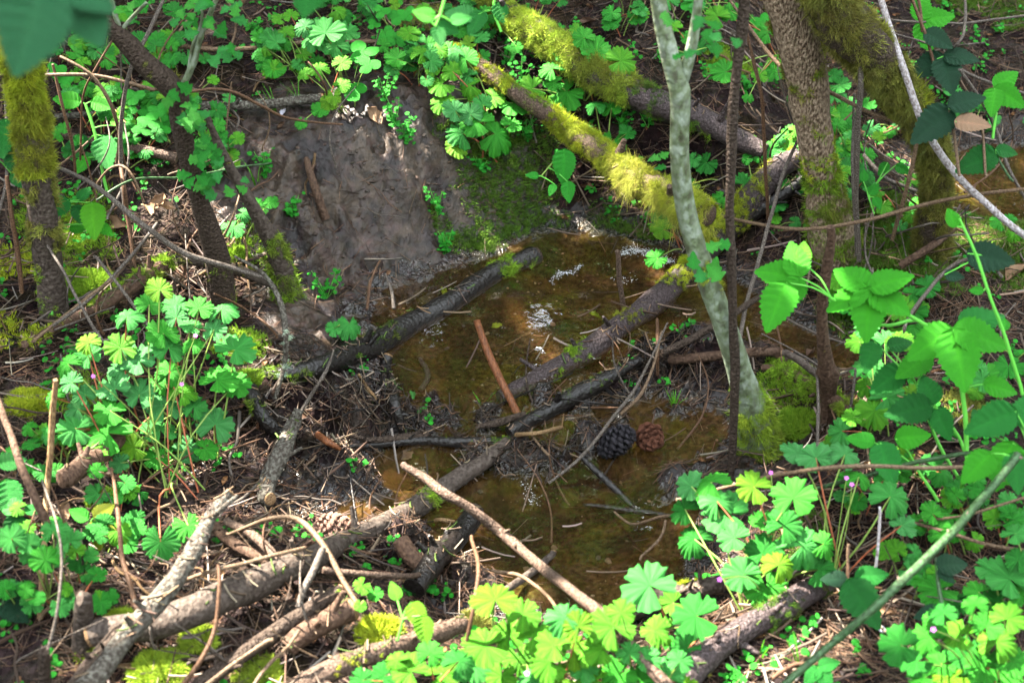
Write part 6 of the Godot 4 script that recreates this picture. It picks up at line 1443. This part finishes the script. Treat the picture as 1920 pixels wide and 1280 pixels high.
func build_twigs() -> void:
	rng.seed = 1201
	var shapes := []
	for k in 9:
		var l := rr(0.5, 1.0)
		var pts := [Vector3(0, 0, -0.5 * l)]
		for i in 4:
			pts.append(Vector3(rr(-0.06, 0.06), rr(-0.02, 0.03), (-0.5 + (i + 1) * 0.25) * l))
		var r := rr(0.011, 0.024)
		var rs := resample(pts, [r, r * 0.95, r * 0.9, r * 0.8, r * 0.55], 0.06)
		shapes.append(tube(rs[0], rs[1], 6, 0.25))
	var mats := ["cane_tan", "cane_brown", "cane_grey", "bark_brown", "bark_dark", "wood_pale", "bark_tan"]
	# [rectangle in the picture, how many, shortest, longest in px, label]
	for z in [
		[[0, 850, 600, 1275], 70, 60, 190, "loose dry twig in the tangle around the sawn-end branch"],
		[[0, 430, 480, 860], 40, 60, 170, "loose dry twig among litter around the left geranium clump"],
		[[110, 70, 760, 420], 60, 40, 130, "loose twig lying on the far left bank's needle litter"],
		[[560, 690, 1300, 960], 46, 30, 100, "small wet twig stranded on the pool's mud bars"],
		[[1420, 230, 1900, 640], 44, 50, 150, "loose twig on the right bank around the mossy trunk"],
		[[1460, 930, 1900, 1275], 34, 40, 130, "loose twig on dark litter under the green cane"],
		[[780, 0, 1480, 240], 26, 40, 120, "loose twig on the far bank between the mossy logs"],
	]:
		for k in z[1]:
			var px := rr(z[0][0], z[0][2])
			var py := rr(z[0][1], z[0][3])
			var p := gnd(px, py, 0.0)
			if p.y < 0.0 and rng.randf() > 0.35: continue
			if bare_mud(p.x, p.z) > 0.5 and rng.randf() > 0.2: continue
			var l := size_at(rr(z[2], z[3]), p)
			var a := rr(0, TAU)
			var ax := Vector3(cos(a), rr(-0.1, 0.25), sin(a))
			var n := nrm(p.x, p.z)
			ax = ax - n * ax.dot(n) * 0.8
			var o := MeshInstance3D.new()
			o.name = numbered("loose_twig")
			o.mesh = shapes[rng.randi() % shapes.size()]
			var mn: String = mats[rng.randi() % mats.size()] if z[1] != 46 else ["bark_wet", "bark_dark", "cane_brown", "cane_tan"][rng.randi() % 4]
			o.material_override = M[mn]
			add_child(o)
			var b := basis_of(n, ax)
			var thick := rr(0.06, 0.16)
			o.transform = Transform3D(Basis(b.x * thick, b.y * thick, b.z * l), Vector3(p.x, maxf(p.y, 0.0) + 0.004 + absf(b.z.y) * l * 0.4 + rr(0, 0.02) * rng.randf(), p.z))
			var shade: String = {"cane_tan": "tan", "cane_brown": "reddish brown", "cane_grey": "grey", "bark_brown": "brown", "bark_dark": "dark", "wood_pale": "pale peeled", "bark_tan": "pinkish", "bark_wet": "black wet"}[mn]
			var lb := "%s %s %s twig %s" % ["short" if l < size_at((z[2] + z[3]) * 0.42, p) else "long", "thick" if thick > 0.11 else "thin", shade, by(px, py)]
			if said.has(lb):
				o.free()
				continue
			said[lb] = true
			tag(o, lb, "twig", "loose twigs and sticks")
func build_tangle() -> void:
	rng.seed = 5511
	for z in [[[1420, 40, 1910, 460], 30, 0.03, 0.22], [[0, 280, 470, 640], 26, 0.03, 0.16], [[0, 640, 480, 1000], 16, 0.03, 0.12], [[40, 960, 620, 1260], 22, 0.03, 0.14], [[1420, 460, 1900, 800], 14, 0.03, 0.12], [[560, 640, 1300, 940], 16, 0.01, 0.06], [[120, 20, 760, 240], 16, 0.02, 0.16], [[1480, 940, 1900, 1260], 12, 0.02, 0.10]]:
		for k in z[1]:
			var x := rr(z[0][0], z[0][2])
			var y := rr(z[0][1], z[0][3])
			var a := rr(0, PI) if rng.randf() < 0.6 else rr(1.1, 2.0)
			var l := rr(60, 190)
			var mn: String = ["cane_tan", "cane_brown", "cane_grey", "cane_brown", "bark_dark", "cane_grey"][rng.randi() % 6]
			if z[3] < 0.08: mn = ["bark_wet", "bark_dark", "cane_brown"][rng.randi() % 3]
			var lb := "fine %s stem %s" % [{"cane_tan": "tan", "cane_brown": "red-brown", "cane_grey": "grey", "bark_dark": "dark", "bark_wet": "black"}[mn] + (" upright" if absf(cos(a)) < 0.45 else (" level" if absf(cos(a)) > 0.9 else " slanting")), by(x, y)]
			if said.has(lb): continue
			said[lb] = true
			var pts := []
			var bow := rr(-0.25, 0.25)
			var w := rr(2.5, 6.0)
			for i in 4:
				var t := i / 3.0
				pts.append([x + cos(a) * l * (t - 0.5) - sin(a) * l * bow * 4.0 * t * (1.0 - t), y - sin(a) * l * (t - 0.5), w * (1.0 - 0.45 * t), lerpf(z[2], z[3] * rr(0.4, 1.0), t if sin(a) > 0.3 else sin(PI * t))])
			stick(["fine_stem", lb, "stem", mn, pts, {"group": "fine dead stems in the tangle", "rough": 0.08}])
func build_small_growth() -> void:
	# small plants that fill the banks between the named clumps
	rng.seed = 3301
	for z in [[[480, -20, 900, 150], 20, "small geranium filling the top of the far bank", 26, 40], [[900, -20, 1500, 130], 16, "small geranium among the mossy logs at the top", 24, 38], [[110, 60, 420, 320], 26, "small geranium in the shade of the left saplings", 22, 36], [[1420, 180, 1900, 470], 28, "small geranium on the far right bank under the canes", 22, 36], [[1560, 560, 1900, 900], 8, "small geranium under the right-hand brambles", 30, 46], [[0, 860, 260, 1180], 12, "small geranium in the lower left litter", 26, 40], [[1620, 930, 1910, 1130], 10, "small geranium on dark litter beside the green cane", 30, 44]]:
		for k in z[1]:
			var x := 0.0
			var y := 0.0
			var nl := 0
			for again in 12:
				x = rr(z[0][0], z[0][2])
				y = rr(z[0][1], z[0][3])
				nl = rng.randi_range(3, 6)
				if not said.has("%d %s" % [nl, by(x, y)]): break
			if said.has("%d %s" % [nl, by(x, y)]): continue
			said["%d %s" % [nl, by(x, y)]] = true
			var p := gnd(x, y, 0.0)
			if p.y < 0.01: continue
			var lv := []
			for i in nl:
				lv.append([x + rr(-45, 45), y - rr(5, 60), rr(z[3], z[4])])
			geranium(["%s small geranium %s" % [["three-leaved", "four-leaved", "five-leaved", "six-leaved"][nl - 3], by(x, y)], "small geraniums between the larger clumps", [x, y], 0.06, lv, ["ger_a", "ger_c", "ger_d", "ger_b", "clo"], [], "small_geranium"])
func build_mounds() -> void:
	rng.seed = 77
	for q in [["round moss ball glowing yellow beside the forked log", 712, 1195, 46, 0.75, YEL], ["bright moss cushion under the leaning branch at front", 300, 1262, 60, 0.35, Color(0.162, 0.234, 0.018)], ["bright moss cushion before the mossy dark branch", 480, 1268, 50, 0.3, Color(0.144, 0.198, 0.018)], ["small moss cushion on the sawn end's top", 225, 1165, 26, 0.4, Color(0.18, 0.252, 0.018)], ["small moss cushion beside the sawn end", 162, 1222, 20, 0.5, Color(0.18, 0.252, 0.018)], ["upright moss tussock in the left litter", 190, 945, 24, 1.5, MOS], ["yellow moss cushion at the left edge under the pale cane", 55, 760, 50, 0.35, YEL], ["green moss cushion behind the left bramble shoot", 165, 540, 60, 0.4, MOS], ["moss cushion at the brown branch, under the propped stick", 370, 1200, 34, 0.35, Color(0.153, 0.216, 0.018)], ["brown-yellow moss lump at the pale log's blond end", 890, 1175, 34, 0.6, OLV], ["moss tussock at the green-furred branch's foot", 1500, 800, 46, 0.6, MOS], ["dark moss cushion by the pool log's buried end", 470, 720, 34, 0.6, MOS], ["moss cushion at the mossy sapling's foot", 430, 480, 30, 0.5, MOS]]:
		var p := gnd(q[1], q[2], 0.0)
		var r := size_at(q[3], p)
		var t := thing("moss_cushion", q[0], "moss", p, "moss cushions")
		var b := part("mound", S.stone[1], M.bark_dark, t)
		b.transform = Transform3D(Basis.from_scale(Vector3(r, r * q[4], r) * 1.5), Vector3.ZERO)
		var buf := PackedFloat32Array()
		for k in int(1500 * pow(r / 0.05, 2.0)):
			var d := Vector3(rr(-1, 1), rr(-0.1, 1), rr(-1, 1)).normalized()
			var e := d * (1.0 + 0.55 * nz.get_noise_3d(d.x * 3 + 18, d.y * 3, d.z * 3)) * 0.75
			var s := rr(0.008, 0.016)
			push(buf, basis_of(d + Vector3(rr(-0.3, 0.3), rr(0, 0.5), rr(-0.3, 0.3)), Vector3(rr(-1, 1), 0, rr(-1, 1))).scaled(Vector3(s, s, s)), Vector3(e.x * r, e.y * r * q[4], e.z * r), vary(q[5], 0.28))
		many("moss", S.moss_short, M.moss, buf, t)
	# foam caught by the current; the last entry paints water reflections as white specks
	for q in [["white raft of foam caught at the violet log's far side", [[1165, 476], [1190, 468], [1215, 474], [1240, 484], [1258, 492]], 9, 900], ["curl of white foam drifting in the far pool", [[1035, 528], [1048, 512], [1068, 512], [1092, 497]], 5, 170], ["foam specks right of the curl, by the standing stick", [[1150, 520], [1172, 528], [1190, 520]], 9, 46], ["white foam blob beside wiry twigs over the cone", [[1176, 740], [1186, 748]], 6, 160], ["white specks painted in as water glints below the slanting stick's tip", [[985, 905], [1000, 930], [995, 945]], 9, 70]]:
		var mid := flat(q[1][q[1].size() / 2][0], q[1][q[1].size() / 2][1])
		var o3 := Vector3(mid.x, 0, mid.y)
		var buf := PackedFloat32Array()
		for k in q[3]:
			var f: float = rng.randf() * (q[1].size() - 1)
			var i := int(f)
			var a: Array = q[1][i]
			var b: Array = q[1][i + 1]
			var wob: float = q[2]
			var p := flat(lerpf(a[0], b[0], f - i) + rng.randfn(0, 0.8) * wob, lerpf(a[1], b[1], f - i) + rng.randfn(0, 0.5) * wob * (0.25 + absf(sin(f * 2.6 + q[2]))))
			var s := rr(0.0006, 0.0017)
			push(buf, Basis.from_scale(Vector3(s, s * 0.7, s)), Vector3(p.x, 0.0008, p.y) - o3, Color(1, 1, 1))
		var t := many("foam", S.stone[2], M.foam, buf, self)  # real foam bubbles, and the specks that stand in for a reflection
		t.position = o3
		t.name = numbered("foam_and_glints")
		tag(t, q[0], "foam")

# ---------------------------------------------------------------- the wood around, which shades the place and stands mirrored in the water
func sun_gaps() -> Array:
	# where the sun comes through: [x, y, px, height over the ground]
	var out := []
	for q in [[415, 945, 34, 0.16], [390, 985, 40, 0.15], [375, 1045, 30, 0.14], [500, 1085, 46, 0.05], [420, 1120, 40, 0.05], [570, 1055, 40, 0.05], [620, 1150, 34, 0.06], [760, 1195, 60, 0.06], [850, 1165, 40, 0.06], [640, 1250, 60, 0.05], [720, 1140, 30, 0.06], [780, 1140, 44, 0.10], [705, 1150, 26, 0.06], [930, 1130, 44, 0.14], [1060, 1160, 40, 0.14], [900, 1230, 50, 0.12], [1010, 1230, 36, 0.12], [1150, 1180, 46, 0.14], [1090, 1250, 30, 0.12], [1180, 1260, 34, 0.12], [1220, 1100, 34, 0.12], [1235, 1180, 30, 0.05], [430, 660, 26, 0.18], [420, 585, 26, 0.22], [330, 598, 20, 0.2], [300, 655, 34, 0.18], [320, 690, 26, 0.16], [380, 755, 22, 0.12], [310, 760, 18, 0.12], [410, 790, 24, 0.1], [200, 810, 24, 0.1], [650, 950, 40, 0.0], [720, 945, 40, 0.0], [700, 970, 30, 0.0], [800, 895, 30, 0.16], [850, 935, 30, 0.16], [900, 970, 24, 0.16], [1020, 1065, 22, 0.14], [1090, 1120, 24, 0.14], [120, 960, 30, 0.05], [190, 985, 26, 0.08], [290, 375, 36, 0.16], [640, 1000, 30, 0.02], [700, 985, 24, 0.03], [1850, 1165, 36, 0.14], [1870, 1220, 40, 0.12], [1800, 1210, 26, 0.12], [1840, 1260, 26, 0.12], [20, 120, 60, 0.3], [60, 60, 60, 0.4], [230, 1170, 26, 0.08], [270, 1260, 40, 0.05], [330, 1250, 40, 0.04], [480, 1265, 36, 0.04], [1430, 1000, 16, 0.0], [300, 1010, 20, 0.06], [350, 1000, 20, 0.06], [400, 480, 22, 0.18], [90, 980, 20, 0.05], [260, 1120, 30, 0.1], [370, 600, 18, 0.2], [250, 255, 24, 0.06], [640, 100, 30, 0.08], [905, 225, 26, 0.08], [1065, 175, 24, 0.08], [1480, 275, 22, 0.06], [870, 120, 22, 0.06], [1345, 915, 26, 0.18], [1500, 1020, 26, 0.12], [1300, 1010, 22, 0.12], [1440, 1100, 20, 0.06], [1010, 70, 26, 0.1], [1630, 620, 24, 0.14], [1690, 240, 20, 0.08], [430, 350, 20, 0.1], [1190, 330, 24, 0.2], [1460, 780, 20, 0.1], [1740, 260, 20, 0.2], [1640, 770, 20, 0.12]]:
		var p := gnd(q[0], q[1], q[3])
		out.append([p, size_at(q[2], p) * (1.35 if q[1] > 1080 and q[0] > 860 and q[0] < 1300 else 0.9)])
	out.append([dep(830, 45, 1.7), 0.02])
	return out
func tree_over(label: String, foot: Vector3, limbs: Array, crown: PackedFloat32Array) -> void:
	var t := thing("overhanging_tree", label, "tree", foot, "trees standing around the stream")
	for k in limbs.size():
		var pts := []
		var rads := []
		for q in limbs[k]:
			pts.append(q[0])
			rads.append(q[1])
		var rs := resample(pts, rads, 0.15, 0.03)
		part("trunk" if k == 0 else "limb", tube(rs[0], rs[1], 10, 0.12), M.bark_dark, t)
	many("crown", S.clo_big, M.canopy, crown, t)
func build_wood_around() -> void:
	rng.seed = 4001
	mat("canopy", Color(1, 1, 1), 0.5, {"vc": true, "back": Color(0.55, 0.7, 0.3)})
	S.clo_big = leaf_bramble(260, 4, 0.34, 0.1, 0.0)
	var gaps := sun_gaps()
	var crown := PackedFloat32Array()
	var side := sun_to.cross(Vector3.UP).normalized()
	var over := side.cross(sun_to).normalized()
	# the crown that hangs between the sun and the stream
	for k in 23000:
		var g := Vector3(rr(-2.1, 2.1), 0, rr(-2.4, 2.3))
		var y := rr(2.7, 4.6)
		var p := g + sun_to * (y / sun_to.y)
		var hit := false
		for q in gaps:
			var e: Vector3 = p - q[0]
			var r: float = q[1] + 0.065
			if (e - sun_to * e.dot(sun_to)).length_squared() < r * r:
				hit = true
				break
		if hit: continue
		var s := rr(0.06, 0.11)
		push(crown, basis_of(sun_to + Vector3(rr(-0.8, 0.8), rr(-0.8, 0.8), rr(-0.8, 0.8)), Vector3(rr(-1, 1), rr(-1, 0.3), rr(-1, 1))).scaled(Vector3(s, s, s)), p, vary(Color(0.06, 0.16, 0.03), 0.3))
	var c := sun_to * (3.6 / sun_to.y)
	var foot := Vector3(-3.9, 0.3, -3.6)
	for k in range(0, crown.size(), 16):
		crown[k + 3] -= foot.x
		crown[k + 7] -= foot.y
		crown[k + 11] -= foot.z
	var limbs := [[[Vector3(0, -0.2, 0), 0.16], [Vector3(0.1, 1.6, 0.1), 0.13], [Vector3(0.4, 3.0, 0.5), 0.10], [Vector3(0.9, 4.3, 1.2), 0.05]]]
	for k in 7:
		var a := Vector3(0.1 + 0.05 * k, 1.6 + 0.3 * k, 0.1 + 0.08 * k)
		var e := c + Vector3(rr(-1.5, 1.7), rr(-0.7, 0.6), rr(-1.3, 1.4)) - foot
		limbs.append([[a, 0.05], [a.lerp(e, 0.5) + Vector3(0, 0.25, 0), 0.03], [e, 0.008]])
	tree_over("leafy tree leaning its crown over the stream, out of view overhead", foot, limbs, crown)
	# trees behind, mirrored in the pool
	var kinds := ["tall tree behind the far bank at its left, mirrored dark in pool", "tall tree straight behind the far bank, mirrored in the pool", "broad tree behind the far bank at its right, mirrored in pool", "slim tree beyond the far stream on the right", "young tree beyond the left bramble thicket", "tree on the right bank outside the view", "tree on the near right bank behind the viewer", "tree on the near bank straight behind the viewer", "tree on the near left bank behind the viewer", "tree on the left bank outside the view"]
	var spots := [Vector3(-2.6, 0.3, -6.6), Vector3(0.3, 0.3, -7.6), Vector3(2.9, 0.3, -6.4), Vector3(5.2, 0.3, -4.0), Vector3(-5.8, 0.3, -4.2), Vector3(5.9, 0.3, 0.2), Vector3(4.6, 0.3, 4.6), Vector3(0.4, 0.3, 6.8), Vector3(-4.2, 0.3, 5.2), Vector3(-6.2, 0.3, 0.8)]
	for k in 10:
		var buf := PackedFloat32Array()
		var hgt_: float = [6.0, 11.5, 10.0, 6.0, 4.6, 4.8, 4.6, 5.0, 4.8, 3.6][k]
		for i in int((24 if k == 1 or k == 2 else 15) * hgt_):
			var cc := Vector3(rr(-2.4, 2.4), rr(0.04, 1.0) * hgt_, rr(-1.2, 1.2))
			for j in 75:
				var p := cc + Vector3(rr(-1, 1), rr(-1, 1), rr(-1, 1)).normalized() * rr(0.05, 0.62)
				var s := rr(0.14, 0.28)
				push(buf, basis_of(Vector3(rr(-1, 1), rr(-0.4, 1), rr(-1, 1)), Vector3(rr(-1, 1), rr(-1, 1), rr(-1, 1))).scaled(Vector3(s, s, s)), p, vary(Color(0.055, 0.14, 0.025) if k != 1 else Color(0.10, 0.20, 0.02), 0.35))
		var lm := [[[Vector3(0, -0.2, 0), 0.15], [Vector3(0.1, hgt_ * 0.5, 0), 0.10], [Vector3(0, hgt_ * 0.97, 0.1), 0.02]]]
		for i in 5:
			var y := hgt_ * (0.25 + 0.13 * i)
			lm.append([[Vector3(0.05, y, 0), 0.04], [Vector3(rr(-1.3, 1.3), y + 0.5, rr(-0.7, 0.7)), 0.01]])
		tree_over(kinds[k], spots[k], lm, buf)

# ---------------------------------------------------------------- the scene
func _ready() -> void:
	var cam := Camera3D.new()
	cam.name = "camera"
	add_child(cam)
	cam.position = EYE
	cam.rotation_degrees = Vector3(-PITCH, 0, 0)
	var lens := CameraAttributesPhysical.new()
	lens.frustum_focal_length = 72.9
	lens.frustum_focus_distance = 2.72
	lens.exposure_aperture = 8.0
	lens.frustum_far = 200.0
	cam.attributes = lens
	cam.keep_aspect = Camera3D.KEEP_HEIGHT
	cam.fov = 27.0
	cam.far = 200.0
	var env := Environment.new()
	env.background_mode = Environment.BG_SKY
	var sm := ProceduralSkyMaterial.new()
	sm.sky_top_color = Color(0.84, 0.87, 0.90)
	sm.sky_horizon_color = Color(0.93, 0.94, 0.95)
	sm.sky_curve = 0.15
	sm.sky_energy_multiplier = 0.86
	sm.ground_bottom_color = Color(0.12, 0.10, 0.08)
	sm.ground_horizon_color = Color(0.35, 0.36, 0.33)
	var sky := Sky.new()
	sky.sky_material = sm
	env.sky = sky
	env.tonemap_mode = Environment.TONE_MAPPER_LINEAR
	env.tonemap_exposure = 25.0
	env.sdfgi_enabled = true
	env.ssao_enabled = true
	env.ssil_enabled = true
	var we := WorldEnvironment.new()
	we.name = "surroundings"
	we.environment = env
	add_child(we)
	var sun := DirectionalLight3D.new()
	sun.name = "sun"
	sun.light_energy = 1.45
	sun.light_color = Color(1.0, 0.965, 0.90)
	sun.light_angular_distance = 0.5
	sun.shadow_enabled = true
	add_child(sun)
	sun.look_at_from_position(sun_to * 20.0, Vector3.ZERO, Vector3.UP)
	nz.seed = 5
	nz.frequency = 0.3
	nz.fractal_octaves = 3
	nfine.seed = 9
	nfine.frequency = 0.3
	nfine.fractal_octaves = 2
	ncell.seed = 12
	ncell.noise_type = FastNoiseLite.TYPE_CELLULAR
	ncell.frequency = 0.3
	var t0 := Time.get_ticks_msec()
	build_materials()
	build_shapes()
	rng.seed = 1
	for q in [[930, 350, 120, 0.8, DRK], [1120, 390, 90, 1.0, DRK], [900, 400, 70, 0.7, DRK], [790, 195, 60, 0.7, OLV], [1800, 520, 170, 1.0, DRK], [1700, 470, 90, 0.8, DRK], [300, 40, 110, 0.5, OLV], [760, 40, 120, 0.7, Color(0.20, 0.15, 0.03)], [160, 560, 100, 0.8, MOS], [60, 600, 70, 0.6, YEL], [1620, 600, 80, 0.8, DRK], [1500, 760, 70, 0.9, MOS], [1870, 40, 120, 0.9, DRK], [1340, 250, 60, 0.8, MOS], [450, 720, 50, 0.8, MOS], [1780, 900, 60, 0.5, OLV], [60, 740, 60, 0.7, YEL], [1500, 1090, 60, 0.5, DRK], [480, 560, 50, 0.6, MOS], [1030, 400, 50, 0.7, DRK], [180, 850, 60, 0.5, MOS], [1250, 130, 90, 0.5, OLV]]:
		var p := flat(q[0], q[1])
		var r: float = q[2] / FPX * (3.0 + (640 - q[1]) * 0.0012)
		# the bank stands above the water: come forward by what its height hides
		var lift := 0.0 if q[1] > 470 else 0.16
		moss_zone.append([p.x * (1.0 - lift * 0.3), p.y + lift, r, q[3], q[4]])
	for q in [[760, 380, 0.38, 0.24], [600, 440, 0.28, 0.22], [860, 440, 0.3, 0.14], [620, 560, 0.16, 0.22], [980, 420, 0.16, 0.10]]:
		var p := flat(q[0], q[1])
		bare.append([p.x, p.y + 0.1, q[2], q[3]])
	build_terrain()
	build_water()
	print("terrain ", Time.get_ticks_msec() - t0)
	rng.seed = 2
	build_wood_around()
	rng.seed = 3
	build_trees()
	rng.seed = 4
	build_wood()
	build_canes()
	print("wood ", Time.get_ticks_msec() - t0)
	rng.seed = 6
	build_plants()
	build_tangle()
	build_small_growth()
	build_mounds()
	build_twigs()
	build_litter()
	print("all ", Time.get_ticks_msec() - t0)
